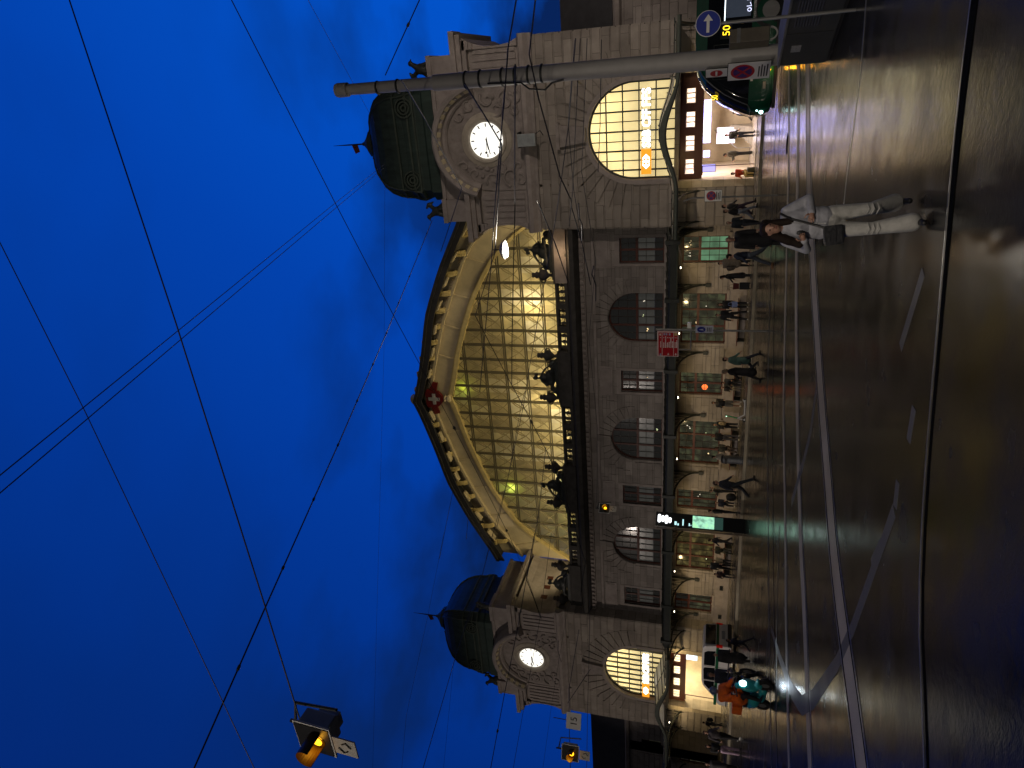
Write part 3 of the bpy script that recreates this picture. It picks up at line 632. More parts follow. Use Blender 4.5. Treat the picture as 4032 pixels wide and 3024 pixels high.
    cf_ = MB().ring(0, 15.95, [(0,-.05),(1.07,-.05),(1.07,.05),(0,.05)], 0, 2*pi, 48).build('clock_face', CLOCKF, t)
    m = MB()
    for q in range(12):
        a = pi/2-q*pi/6; w = .035; r1, r2 = .80, 1.0; ca, sa = cos(a), sin(a)
        m.add([(ra*ca-e*w*sa, y, 15.95+ra*sa+e*w*ca) for y in (-.08,-.06) for ra, e in ((r1,-1),(r2,-1),(r2,1),(r1,1))], [(0,1,2,3),(7,6,5,4),(0,4,5,1),(1,5,6,2),(2,6,7,3),(3,7,4,0)])
    m.build('hour_marks', BLACK, cf_)
    def hand(nm, ang, ln, w, back=.12, knob=None):
        a = pi/2-radians(ang); ca, sa = cos(a), sin(a); m = MB()
        m.add([(ra*ca-e*w*sa, y, 15.95+ra*sa+e*w*ca) for y in (-.11,-.09) for ra, e in ((-back,-1.1),(ln,-.7),(ln,.7),(-back,1.1))], [(0,1,2,3),(7,6,5,4),(0,4,5,1),(1,5,6,2),(2,6,7,3),(3,7,4,0)])
        if knob: m.ring(knob*ca, 15.95+knob*sa, [(0,-.12),(.075,-.12),(.075,-.09),(0,-.09)], 0, 2*pi, 16)
        m.build(nm, BLACK, cf_)
    hand('hour_hand', 261, .55, .045); hand('minute_hand', 258, .85, .035); hand('second_hand', 276, .66, .014, .2, .72)
    # shoulders and their concave flanks, parapet
    for sx in (-1, 1):
        m = MB(); a, b = sorted((sx*2.9, sx*6.15)); m.box(a, b, -.75, .6, 17.22, 17.55); m.box(*sorted((sx*3.1, sx*5.95)), -.55, .6, 16.95, 17.22); m.box(*sorted((sx*3.3, sx*5.6)), -.3, .6, 16.7, 16.95)
        a, b = sorted((sx*4.9, sx*6.1)); m.box(a, b, .6, 6.8, 17.22, 17.5); m.build('shoulder_cornice', TRIM, t)
    for sx in (-1, 1):
        m = MB(); pts = [(sx*5.1,13.6),(sx*5.5,13.62),(sx*5.28,14.1),(sx*5.2,14.9),(sx*5.24,15.6),(sx*5.42,16.3),(sx*5.75,16.95),(sx*5.1,16.95)]
        m.prism(pts, -.2, 6.6)
        for q in range(3): m.box(*sorted((sx*5.1, sx*(5.45+.1*q))), -.3, 6.6, 16.3+q*.24, 16.46+q*.24)
        m.build('scrolled_flank', TRIM, t)
    m = MB().box(-4.75, 4.75, .25, 6.6, 17.4, 19.1); m.box(-4.85, 4.85, .15, 6.7, 19.1, 19.35)
    for sx in (-1, 1): m.box(*sorted((sx*3.55, sx*4.95)), .05, 1.6, 17.5, 19.32); m.box(*sorted((sx*3.45, sx*5.02)), -.02, 1.7, 19.1, 19.4)
    m.build('parapet', TRIM, t)
    # ridged copper dome
    D = (0, 3.2)
    prof = [(3.62,19.35),(3.6,20.0),(3.45,20.15),(3.45,20.6),(3.55,20.75),(3.5,21.1),(3.38,21.6),(3.36,22.0),(3.27,22.6),(3.05,23.25),(2.68,23.85),(2.2,24.3),(1.65,24.65),(1.1,24.9),(1.0,25.0)]
    m = MB(); vs = []; fs = []
    def sq(a, z):
        b = a*.86; c = .16*a; n = []
        for sx, sy in ((1,-1),(1,1),(-1,1),(-1,-1)):
            n += [(sx*(a-c), sy*b), (sx*a, sy*(b-c))] if (sx, sy) in ((1,1),(-1,-1)) else [(sx*a, sy*(b-c)), (sx*(a-c), sy*b)]
        n = sorted(n, key=lambda p: atan2(p[1], p[0])); return [(x, D[1]+y, z) for x, y in n]
    for a, z in prof: vs += sq(a, z)
    for i in range(len(prof)-1): fs += [(i*8+j, i*8+(j+1)%8, (i+1)*8+(j+1)%8, (i+1)*8+j) for j in range(8)]
    fs.append(tuple(range((len(prof)-1)*8, len(prof)*8))); m.add(vs, fs); dm = m.build('dome', COPPER, t)
    m = MB()
    for z, a in ((20.68,3.62),(21.12,3.58),(22.05,3.45)):
        p = sq(a, z); q = sq(a, z+.12); m.add(p+q, [(j, (j+1)%8, (j+1)%8+8, j+8) for j in range(8)]+[tuple(range(8)), tuple(range(8,16))])
    for j in range(8): m.tube([Vector(sq(a+.03, z)[j]) for a, z in prof[4:]], .07, 5)
    for j in (0, 2, 4, 6):
        for u in (.2,.4,.6,.8): m.tube([Vector(sq(a+.01, z)[j]).lerp(Vector(sq(a+.01, z)[(j+1)%8]), u) for a, z in prof[6:]], .025, 4)
    m.build('dome_rib', COPPERL, dm)
    for sx in (-1,1):                                             # carved cartouche each side of the dome base
        m = MB()
        for q in range(3): m.ring(sx*2.2, 21.3, [(.12+q*.2,.06),(.22+q*.2,.06),(.22+q*.2,.2),(.12+q*.2,.2)], 0, 2*pi, 14)
        m.build('dome_rosette', COPPERL, dm)
    m = MB().lathe([(1.05,24.9),(1.12,25.0),(1.0,25.1),(.92,25.35),(.55,25.6),(.4,25.72),(.15,25.95),(.1,26.1)], 12, (0,3.2,0)); la = m.build('lantern', COPPERL, t)
    m = MB().tube([(0,3.2,26),(0,3.2,27.2),(0,3.2,28.4)], [.06,.05,.012], 6); m.build('spire', IRON, la)
    MB().prism([(-.02,26.5),(-.5,26.4),(-.62,26.75),(-.02,26.95)], 3.18, 3.22).build('weathervane', mat('faded_red', (.22,.04,.03), .6), la)
    # lit portal window
    m = MB(); m.ring(0, 6.93, [(2.62,.28),(2.74,.28),(2.74,.42),(2.62,.42)], 0, pi, 36); m.box(-2.74,-2.62,.28,.42,4.62,6.93); m.box(2.62,2.74,.28,.42,4.62,6.93)
    for x in (-2.2,-1.65,-1.1,-.55,0,.55,1.1,1.65,2.2):
        w = .045 if round(x/.55) % 2 == 0 else .024; m.box(x-w, x+w, .26, .40, 4.62, 6.93+sqrt(max(2.66**2-x*x, 0))*.995)
    for z in (5.7,6.67,7.62,8.59):
        w = 2.64 if z < 6.93 else sqrt(2.64**2-(z-6.93)**2); m.box(-w, w, .27, .39, z-.035, z+.035)
    pw = m.build('portal_window', IRON, t)
    n = 24; pts = [(-2.65,4.62),(2.65,4.62)]+[(2.65*cos(pi*k/n), 6.93+2.65*sin(pi*k/n)) for k in range(n+1)]
    MB().add([(x, .43, z) for x, z in pts], [tuple(range(len(pts)))]).build('frosted_pane', PWIN, pw)
    for x in (-1.6, 0, 1.6): light('portal_window_light', (x, 1.5, 9.0 if x == 0 else 8.3), 34, (1,.80,.42), .2, parent=t)
    # entrance hall behind the doors
    CW = mat('entrance_wall', (.62,.54,.40), .6, nscale=1); FLOORM = mat('entrance_floor', (.35,.32,.28), .25, nscale=2)
    e = MB(); e.box(-3.0,-2.95,.9,9,.1,4.4); e.box(2.95,3.0,.9,9,.1,4.4); e.box(-3,3,9,9.05,.1,4.4); e.box(-3,3,.9,9,4.36,4.46); e.build('entrance_wall', CW, t)
    MB().box(-3,3,-.2,9,.125,.15).build('entrance_floor', FLOORM, t)
    m = MB(); m.box(-2.95,2.95,.55,.68,4.02,4.36); m.box(-2.95,2.95,.55,.68,3.05,3.5)
    xs = [-2.95,-2.35,-1.7,-1.15,-.55,0,.6,1.2,1.75,2.35,2.95]
    for a, b in ((-2.95,-2.6),(-1.75,-1.3),(-.45,.0),(.85,1.3),(2.1,2.95)): m.box(a, b, .55, .68, 3.5, 4.02)
    tr_ = m.build('door_transom', WOODR, t)
    m = MB()
    for a, b in ((-2.6,-1.75),(-1.3,-.45),(0,.85),(1.3,2.1)):
        for q in range(3): xa, xb = a+.03+(b-a)*q/3, a-.03+(b-a)*(q+1)/3; m.add([(xa,.61,3.54),(xb,.61,3.54),(xb,.61,3.98),(xa,.61,3.98)], [(0,1,2,3)])
    m.build('transom_pane', frosted('transom_glass', (.9,.85,.75), (1,.86,.7), .55), tr_)
    for x in (-2.2,):
        m = MB().box(x-.02, x+.02, .58, .64, .15, 3.05); m.box(x-.5, x+.02, .58, .64, 3.0, 3.05); m.build('door_frame', WOODR, t)
    for sx in (-1, 1):
        a, b = sorted((sx*2.90, sx*3.3)); m = MB().box(a, b, -.1, .93, .1, 4.42); m.build('portal_jamb', mat('pale_jamb_stone', (.50,.44,.33), .7, nscale=1.5, brick=(3,.6,.01)), t)
    light('entrance_light', (0,3.0,4.2), 620 if xc > 0 else 480, (1,.80,.68) if xc > 0 else (1,.80,.48), .3, 'AREA', (0,0,0), size=(4.5,2.5), parent=t)
    return t
tr = tower(21.2, 'right clock tower, tall and near, green copper dome behind the grey mast', 1)
tl = tower(-21.2, 'left clock tower, farther away, with a lit band of small windows on its inner flank', -1)
for y in (1.8,3.05,4.25): MB().box(5.16,5.22,y-.24,y+.24,14.0,15.6).build('flank_window', WOODR, tl)
MB().prismx([(.6,13.4),(7,13.4),(7,13.7),(.6,13.7)], 5.1, 5.5).build('flank_string_course', TRIM, tl)
m = MB().prismx([(.3,17.2),(7,17.2),(7,17.5),(.3,17.5)], 5.1, 5.9); m.build('flank_cornice', TRIM, tl)
# entrance furnishings
def screen(name, x0, x1, y, z0, z1, m, label, cat, frame=None):
    t = empty(name, ((x0+x1)/2, y, z0), label=label, cat=cat)
    MB().box(-(x1-x0)/2-.04,(x1-x0)/2+.04,.0,.08,-.04,z1-z0+.04).build('housing', frame or GREYP, t)
    MB().box(-(x1-x0)/2,(x1-x0)/2,-.012,-.002,0,z1-z0).build('display', m, t); return t
screen('neon_light', 19.75, 22.35, 6.5, 2.72, 3.14, glow('blue_neon', (.26,.30,1), 11), 'long blue glowing light strip inside the right portal', 'light')
screen('neon_light', 18.85, 19.25, 6.4, 2.72, 3.1, glow('blue_neon2', (.28,.3,1), 9), 'short blue glowing panel inside the right portal beside the stairs', 'light')
screen('advert_screen', 19.5, 20.5, 8.0, 1.15, 2.3, glow('white_screen', (.95,.82,1), 4), 'bright white advert screen at the back of the right portal', 'screen')
screen('advert_screen', 18.55, 18.95, 1.6, 2.3, 3.3, glow('violet_screen', (.45,.4,1), 1.4), 'violet lit panel on the left jamb inside the right portal', 'screen')
screen('info_screen', -22.1, -19.4, 3.2, 2.2, 3.35, glow('cyan_screen', (.75,.93,1), 2.2), 'bright white and blue timetable screen in the left portal', 'screen')
MB_ = MB().box(18.3,24.1,3.2,3.35,.15,.16)
t = empty('stair_rail', (19.8,4.2,.15), label='steel handrail and stair flank inside the right portal', cat='stair')
m = MB()
for q in range(10): m.box(-.2+q*.12, .9, .6+q*.28, .6+(q+1)*.28, 0, .14*(q+1))
m.build('step', mat('stair_stone', (.35,.33,.3), .5), t)
m = MB().tube([(-.3,.4,.9),(.6,3.3,2.3)], .035, 6); m.tube([(-.3,.4,0),(-.3,.4,.9)], .03, 6); m.tube([(.6,3.3,1),(.6,3.3,2.3)], .03, 6); m.build('handrail', STEEL, t)
# roof lettering in front of the portal windows
def station_sign(x, label):
    t = empty('station_sign', (x, -.05, 5.95), label=label, cat='sign')
    MB().box(-2.45,2.3,.08,.11,.0,.035).box(-2.45,2.3,.08,.11,.5,.53).build('carrier_rail', IRON, t)
    MB().box(-2.42,-1.0,-.05,.07,-.02,.56).build('logo_box', glow('orange_glow', (1,.33,.015), 1.25), t)
    lg = MB()                                                     # two arrows and a cross
    z = .27
    lg.box(-2.05,-1.35,-.065,-.055,z-.045,z+.045); lg.box(-1.745,-1.655,-.065,-.055,z-.2,z+.2)
    for sx in (-1,1):
        px = -1.7+sx*.42; lg.prism([(px, z+.0),(px-sx*.2, z+.2),(px-sx*.33, z+.2),(px-sx*.13, z),(px-sx*.33, z-.2),(px-sx*.2, z-.2)], -.066, -.054)
    lg.build('logo_mark', glow('white_sign_glow', (1,.97,.92), 4.5), t)
    for i, word in enumerate(('SBB','CFF','FFS')):
        w = text_mb(word, .66, .03, spacing=1.06, bold=.018); xs = [v[0] for v in w.v]; k = .95/(max(xs)-min(xs)); x0 = min(xs)
        w.v = [((px-x0)*k-.9+i*1.125, y-.02, z_*1.0+.04) for px, y, z_ in w.v]; w.build('lettering', glow('white_sign_glow', (1,.97,.92), 4.5), t)
station_sign(21.2, 'white glowing station letters with orange box in front of the right portal window')
station_sign(-21.2, 'white glowing station letters with orange box in front of the left portal window')
# lower side wings
def wing(name, x0, x1, label, wins):
    t = empty(name, ((x0+x1)/2, 3, 0), label=label, cat='building'); c = (x0+x1)/2; a, b = x0-c, x1-c
    m = MB(); wall(m, a, b, 0, 8.0, 0, .6, [(x-c, h, z0, z1, False) for x, h, z0, z1 in wins]); courses(m, a, b, 4.7, 7.6, .5, 0, .05, [(x-c, h, z0, z1, False) for x, h, z0, z1 in wins if z0 > 4]); m.build('wall', ASHLAR, t)
    m = MB().prismx([(.1,7.9),(-.3,8.05),(-.45,8.3),(-.2,8.45),(.6,8.5)], a, b); m.build('cornice', TRIM, t)
    m = MB().prismx([(-.3,8.45),(.9,11.8),(7,12.3),(7,8.45)], a, b); m.build('roof', ROOFD, t)
    for x, h, z0, z1 in wins: window(t, x-c, h, z0, z1, False, .2, GSHOP, GLASSD, z0+(z1-z0)*.66, 2)
wing('side_wing', 26.8, 60, 'low dark roofed stone wing on the right behind the green bus', [(29.4,.75,5.2,7.3),(33.5,.75,5.2,7.3),(29.4,.8,1,3.6),(33.5,.8,1,3.6)])
wing('side_wing', -75, -26.8, 'low dark roofed stone wing at far left beyond the left clock tower', [(-33.3,.8,5.1,6.9),(-38.5,.8,5.1,6.9),(-33.8,.85,.9,3.4),(-38.5,.85,.9,3.4),(-44,.8,5.1,6.9)])
# ------------------------------------------------------------------ canopies
GLROOF = mat('dusty_canopy_glass', (.10,.12,.10), .3, nscale=2, alpha=.75)
cp = empty('canopy', (0,1,0), label='long low glass canopy on dark curved iron brackets along the station front', cat='canopy'); cp.location = (0,0,0)
m = MB().prismx([(-2.42,4.2),(-2.2,4.16),(-2.1,4.3),(-2.16,4.66),(-2.3,4.72),(-2.45,4.6)], -15.6, 15.6); m.build('gutter_beam', IRON, cp)
m = MB().tube([(-15.6,-2.4,4.22),(15.6,-2.4,4.22)], .05, 6); m.build('edge_moulding', IRONG, cp)
m = MB().prismx([(-2.2,4.66),(.98,5.0),(.98,5.03),(-2.2,4.69)], -15.6, 15.6); m.build('glass_roof', GLROOF, cp)
m = MB()
for i in range(53): x = -15.6+i*.6; m.prismx([(-2.2,4.70),(.98,5.04),(.98,5.10),(-2.2,4.76)], x-.025, x+.025)
m.build('glazing_bar', IRON, cp)
for x in (-15.0,-11.6,-6.75,-2.1,2.5,7.1,11.7,15.2):
    m = MB(); top = [(x,.96,4.55),(x,-2.2,4.2)]; m.tube(top, .07, 6)
    lo = [(x,.96-.02,2.55)]+[(x, .96-3.1*(1-cos(a)), 2.6+1.55*sin(a)) for a in [pi/2*q/9 for q in range(10)]]; m.tube(lo, .06, 6)
    m.tube([(x,.98,2.45),(x,.98,4.6)], .07, 6)
    for q in range(1, 6):
        a = pi/2*q/6; p = Vector((x, .96-3.1*(1-cos(a)), 2.6+1.55*sin(a))); k = (.96-p.y)/3.16; u = Vector((x, p.y, 4.55-.35*k)); m.tube([p, u], .03, 5)
        a2 = pi/2*(q-1)/6; p2 = Vector((x, .96-3.1*(1-cos(a2)), 2.6+1.55*sin(a2))); m.tube([p2, u], .022, 5)
    m.box(x-.12,x+.12,.86,1.0,2.3,2.6); m.build('bracket', IRON, cp)
    MB().box(x-.11,x+.11,-2.52,-2.1,4.05,4.9).build('gutter_bracket', IRON, cp)
def portal_canopy(xc, label, sgn):
    t = empty('portal_canopy', (xc,0,0), label=label, cat='canopy')
    n = 40; pr = []
    for i in range(n+1):
        x = -5.6+11.2*i/n; q = max(0, 1-abs(x)/3.0); b = q*q*(3-2*q); b = 0 if abs(x) > 3 else (cos(pi*x/3)+1)/2
        pr.append((x, 4.2+.68*b))
    band_ = MB(); band(band_, pr, [(x, z+.16+.16*max(0,(z-4.2)/.68)) for x, z in pr], -3.62, -3.4); band_.build('fascia', IRONG, t)
    m = MB(); m.tube([(x, -3.6, z) for x, z in pr], .05, 6); m.build('edge_moulding', IRON, t)
    m = MB(); a = [(x, z+.2) for x, z in pr]; vs = []; fs = []
    for i, (x, z) in enumerate(pr): vs += [(x,-3.45,z+.22),(x,-.1,z+.30+(.35 if abs(x)<3 else .2))]
    fs = [(2*i,2*i+2,2*i+3,2*i+1) for i in range(n)]; m.add(vs, fs); m.build('glass_roof', frosted('canopy_glass', (.8,.82,.75), (.9,.85,.7), .035, .7), t)
    m = MB()
    for i in range(0, n+1, 3): m.tube([Vector(vs[2*i])+Vector((0,0,.03)), Vector(vs[2*i+1])+Vector((0,0,.03))], .035, 5)
    m.tube([Vector(vs[2*i]) .lerp(Vector(vs[2*i+1]), .5)+Vector((0,0,.04)) for i in range(n+1)], .03, 5); m.build('glazing_bar', IRON, t)
    for x in (-5.3,-3.5,3.5,5.3):
        m = MB(); m.tube([(x,.0,2.9)]+[(x, -3.3*(1-cos(q)), 3.0+1.2*sin(q)) for q in [pi/2*j/8 for j in range(9)]], .06, 6); m.tube([(x,0,4.5),(x,-3.5,4.25)], .06, 6); m.tube([(x,-.02,2.8),(x,-.02,4.6)], .06, 6)
        for j in range(1, 5):
            q = pi/2*j/5; m.tube([(x, -3.3*(1-cos(q)), 3.0+1.2*sin(q)), (x, -3.3*(1-cos(q))*1.0, 4.45-.2*(1-cos(q)))], .03, 5)
        m.build('bracket', IRON, t)
portal_canopy(21.2, 'wavy glass canopy rising over the right portal', 1)
portal_canopy(-21.2, 'wavy glass canopy rising over the left portal', -1)
t = empty('wing_canopy', (-30.5,0,0), label='curved green iron canopy end at far left of the left portal', cat='canopy')
pr = [(-4.5+9*i/20, 4.0+.55*cos(pi*(i-10)/20)) for i in range(21)]
m = MB(); band(m, pr, shift(pr,.14), -3.5, -3.3); m.build('fascia', IRONG, t)
m = MB(); band(m, shift(pr,.14), shift(pr,.17), -3.4, 2.9); m.build('glass_roof', GLROOF, t)
for x in (-4.2,4.2): MB().tube([(x,2.9,2.8)]+[(x, 2.9-6.2*(1-cos(q)), 2.9+1.15*sin(q)) for q in [pi/2*j/8 for j in range(9)]], .06, 6).build('bracket', IRON, t)
# lamps under the canopies
def canopy_lamp(x, y, z, p, label, col=(1,.72,.34)):
    t = empty('canopy_lamp', (x,y,z), label=label, cat='lamp', group='lamps under the canopies')
    MB().lathe([(.05,.16),(.09,.1),(.15,.06),(.16,.0),(.13,-.02)], 12).build('lamp_body', IRON, t)
    MB().ball((0,0,-.03), .065, 6, (1,1,.7)).build('bulb_or_glint', glow('bulb_glow', (1,.88,.62), 9), t)
    l = light('canopy_light', (0,0,-.16), p*1.08, col, .09, 'SPOT', spot=146, parent=t); l.rotation_euler = Vector((0, 1.9, -3.2)).to_track_quat('-Z', 'Y').to_euler()
lamp_l = 'small round lamp under the long canopy'
for x, y, z, p, where in ((13.4,-1.2,4.1,75,'under the canopy by the right tower'),(9.45,-1.9,4.08,95,'under the canopy before the right arched window'),(5.1,-1.9,4.06,110,'under the canopy above the standing man in shorts'),(.4,-1.6,4.06,110,'under the canopy before the middle arched window'),(-4.4,-1.6,4.06,110,'under the canopy right behind the departure column'),(-9.0,-1.6,4.06,120,'under the canopy before the left arched window'),(-12.46,-1.9,4.0,150,'under the canopy above the parked van'),
    (19.4,-2.0,4.62,60,'under the left edge of the right portal canopy'),(-24.0,-1.9,4.2,150,'under the left edge of the left portal canopy'),(-18.6,-1.7,4.3,150,'under the right edge of the left portal canopy'),(24.6,-1.5,4.1,40,'under the right portal canopy behind the bus'),(-31,-1.0,4.1,25,'under the canopy end at far left')):
    canopy_lamp(x, y, z, p, 'small round lamp '+where)
# ------------------------------------------------------------------ street furniture
def disc(mb, c, r, y0, y1, n=24, sx=1.): return mb.add([(c[0]+r*sx*cos(2*pi*i/n), y, c[1]+r*sin(2*pi*i/n)) for y in (y0,y1) for i in range(n)], [tuple(range(n)), tuple(range(2*n-1,n-1,-1))]+[(i,i+n,(i+1)%n+n,(i+1)%n) for i in range(n)])
REDS = mat('red_sign', (.42,.012,.02), .4, nscale=5, namt=.08); BLUES = mat('blue_sign', (.012,.03,.30), .4, nscale=5, namt=.1)
AMBER = glow('amber_glow', (1,.42,.01), 3.2)
# grey mast with cable clamps
t = empty('catenary_mast', (24.53,-24.35,0), label='tall round grey steel mast carrying the tram cables, in front of the right tower', cat='mast')
MB().tube([(0,0,0),(.02,0,4.5),(.03,0,9.45)], [.235,.215,.20], 24).build('lower_shaft', GREYP, t, smooth=60)
MB().tube([(.03,0,9.45),(.03,0,9.52),(.05,0,12.0)], [.20,.158,.145], 24).build('upper_shaft', GREYP, t, smooth=60)
m = MB().lathe([(.15,11.98),(.185,12.0),(.19,12.3),(.17,12.36),(.0,12.37)], 20, (.05,0,0)); m.build('cap', GREYP, t, smooth=40)
for z, r in ((11.1,.16),(10.5,.165),(8.55,.212),(8.15,.212),(7.55,.214),(7.2,.215),(6.85,.216),(6.5,.217)): MB().lathe([(r+.006,z-.028),(r+.02,z-.015),(r+.02,z+.015),(r+.006,z+.028)], 20, (.03,0,0)).build('clamp', IRON, t)
m = MB().tube([(-.1,-.22,7.9),(-.14,-.26,7.0),(-.3,-.25,6.8),(-.35,-.25,6.4),(-.2,-.25,6.2),(-.15,-.24,5.9)], .025, 6); m.build('cable_loop', CABLE, t)
def plate_on(parent, nm, x, y, z0, z1, w, rz, m_, art):
    o = empty(nm, (x,y,z0), rz); o.parent = parent
    MB().box(-w/2,w/2,0,.02,0,z1-z0).build('plate', m_, o); MB().box(-w/2-.012,w/2+.012,.021,.035,-.012,z1-z0+.012).build('plate_back', IRON, o)
    art(o, w, z1-z0); return o
def nostop_art(o, w, h):
    r = w*.43; cz = h-r-.06
    disc(MB(), (0,cz), r, -.004, -.001).build('red_ring', REDS, o); disc(MB(), (0,cz), r*.78, -.008, -.005).build('blue_disc', mat('violet_sign', (.06,.02,.16), .4), o)
    m = MB()
    for s in (-1,1): a = s*pi/4; m.add([(r*.8*cos(a)*e-r*.09*sin(a)*f, y, cz+r*.8*sin(a)*e+r*.09*cos(a)*f) for y in (-.012,-.009) for e, f in ((-1,-1),(1,-1),(1,1),(-1,1))], [(0,1,2,3),(7,6,5,4),(0,4,5,1),(1,5,6,2),(2,6,7,3),(3,7,4,0)])
    m.build('red_cross', REDS, o)
    m = MB()
    for k in range(4): m.box(-w*.36,w*(.36-.1*(k%2)),-.004,-.001,.05+k*.06,.08+k*.06)
    m.build('small_print', BLACK, o)
def noentry_art(o, w, h):
    disc(MB(), (0,h*.5), w*.42, -.004, -.001).build('red_disc', REDS, o); MB().box(-w*.3,w*.3,-.008,-.005,h*.5-w*.07,h*.5+w*.07).build('white_bar', WHITE, o)
sg = empty('mast_sign', (24.53,-24.35,0), label='small white sign with red no entry disc, upper one on the big mast', cat='sign')
plate_on(sg, 'no_entry_plate', -.29, -.16, 2.0, 2.48, .34, radians(-62), WHITE, noentry_art)
sg = empty('mast_sign', (24.53,-24.35,0), label='white board with red and violet no stopping disc on the side of the big mast', cat='sign')
plate_on(sg, 'no_stopping_plate', -.30, -.26, 1.05, 1.98, .62, radians(-55), WHITE, nostop_art)
t = empty('switch_box', (24.93,-24.6,1.12), radians(25), label='brownish grey control box fixed to the right side of the big mast', cat='box')
MB().box(-.16,.16,-.16,.16,0,.86).build('housing', mat('brown_grey_paint', (.13,.115,.09), .5), t, bevel=.015); MB().box(-.165,.165,-.17,-.161,.62,.70).build('door_strip', STEEL, t)
m = MB(); m.ring(0, -.02, [(.13,-.15),(.16,-.15),(.16,-.11),(.13,-.11)], pi, 2*pi, 18); m.build('striped_cable_loop', mat('pale_cable', (.4,.4,.38), .5), t)
# dark cabinet at the right edge
t = empty('electric_cabinet', (24.30,-26.15,0), atan2(-2.1,1.05), label='long low dark grey electrical cabinet at the right edge beside the mast', cat='cabinet')
DG = mat('cabinet_paint', (.045,.048,.048), .45, nscale=3, namt=.2, bump=.1, bscale=30)
MB().box(0,3.4,0,.75,.06,.95).build('cabinet_body', DG, t, bevel=.012); MB().box(-.03,3.43,-.03,.78,.951,1.0).build('lid', mat('cabinet_lid_lit', (.16,.16,.155), .5, nscale=3), t, bevel=.01)  # lid in a lighter grey, its lit top put into the colour
MB().box(.02,3.38,.03,.72,0,.06).build('base', BLACK, t)
m = MB()
for k in range(9): m.prismx([(-.012,.42+k*.05),(0,.40+k*.05),(0,.44+k*.05)], 1.5, 3.2)
m.build('louvre', DG, t); m = MB()
for x in (1.25,): m.box(x-.006,x+.006,-.005,.0,.1,.93)
m.build('door_gap', BLACK, t)
MB().box(.55,.80,-.006,-.001,.62,.80).build('sticker', mat('sticker', (.30,.30,.29), .6, nscale=40, namt=.5), t)
# blue arrow sign on its thin post
t = empty('arrow_sign', (25.11,-28.94,0), radians(12), label='round blue sign with white arrow on a thin post before the cabinet', cat='sign')
MB().tube([(0,.06,0),(0,.06,2.62)], .03, 10).build('post', STEEL, t)
disc(MB(), (0,2.38), .215, .0, .02, 32).build('rim', WHITE, t); d_ = disc(MB(), (0,2.38), .205, -.006, -.001, 32).build('blue_disc', BLUES, t)
MB().box(-.15,.04,-.012,-.007,2.355,2.405).prism([(.04,2.30),(.15,2.38),(.04,2.46)], -.012, -.007).build('white_arrow', WHITE, d_)
# red direction board
t = empty('direction_sign', (14.54,-15.42,0), radians(-10), label='red and white direction board with arrows on a tall steel post in the road', cat='sign')
MB().tube([(0,0,0),(0,0,4.35)], .045, 10).build('post', STEEL, t)
m = MB().tube([(-.03,0,2.92),(-.95,0,2.92)], .025, 6); m.tube([(-.95,0,2.92),(-.95,0,3.4)], .025, 6); m.build('frame', STEEL, t)
bd = MB().box(-1.27,-.10,-.04,-.02,3.44,4.26).build('board', REDS, t); MB().box(-1.3,-.07,-.019,.01,3.41,4.29).build('board_back', mat('pink_white_edge', (.6,.42,.42), .5), t)
m = MB()
for z in (4.09,3.62): m.box(-1.27,-.10,-.046,-.041,z-.008,z+.008)
for x in (-1.265,-.105): m.box(x-.008,x+.008,-.046,-.041,3.44,4.26)
for z in (4.255,3.445): m.box(-1.27,-.10,-.0455,-.0415,z-.008,z+.008)
rr = random.Random(4)
for z, ln in ((4.15,.28),(4.02,.24),(3.945,.52),(3.87,.24),(3.80,.24),(3.73,.50),(3.66,.32),(3.56,.24),(3.49,.36)):
    x = -.85
    while x < -.85+ln: w = rr.uniform(.02,.05); m.box(x,x+w,-.046,-.042,z-.018,z+.016+rr.choice((0,.01))); x += w+.014
    m.box(-.38,-.35,-.046,-.042,z-.016,z+.016)
def arrow(mb, x, z, dx, s=.055): mb.prism([(x+dx*s,z),(x,z+s*.8),(x,z-s*.8)], -.047, -.041); mb.box(min(x,x-dx*s),max(x,x-dx*s),-.047,-.041,z-.014,z+.014)
arrow(m, -.22, 4.17, 1); arrow(m, -1.17, 3.84, -1); arrow(m, -1.17, 3.53, -1)
m.build('board_lines', WHITE, bd)
m = MB()
for x, z in ((-.2,4.0),(-.2,3.91),(-.2,3.78),(-1.2,4.16)): m.box(x-.05,x+.05,-.047,-.041,z-.032,z+.032)
m.build('pictogram', mat('pale_blue_pictogram', (.3,.34,.5), .5), bd); MB().box(-.26,-.12,-.047,-.041,3.47,3.59).build('yellow_panel', mat('sand_panel', (.5,.38,.16), .5), bd)
t2 = empty('footpath_sign', (14.54,-15.42,0), radians(-28), label='small white board with blue walking disc on the red board post', cat='sign')
MB().box(-.09,.33,-.07,-.05,2.05,2.75).build('plate', mat('pale_plate', (.62,.64,.74), .4), t2); disc(MB(), (.12,2.52), .165, -.078, -.071).build('blue_disc', BLUES, t2)
m = MB().prism([(.07,2.42),(.12,2.62),(.17,2.42),(.12,2.47)], -.085,-.079); m.build('white_figure', WHITE, t2); m = MB()
for z in (2.28,2.21,2.14): m.box(-.0,.24,-.075,-.071,z-.012,z+.012)
m.build('small_print', BLACK, t2)
t3 = empty('signal_camera', (14.54,-15.42,2.92), label='small pale box on the red board post just above the walking sign', cat='box'); MB().box(.1,.32,-.1,.1,-.0,.16).build('housing', WHITE, t3, bevel=.02); MB().box(-.05,.1,-.03,.03,-.02,.06).build('arm', STEEL, t3)
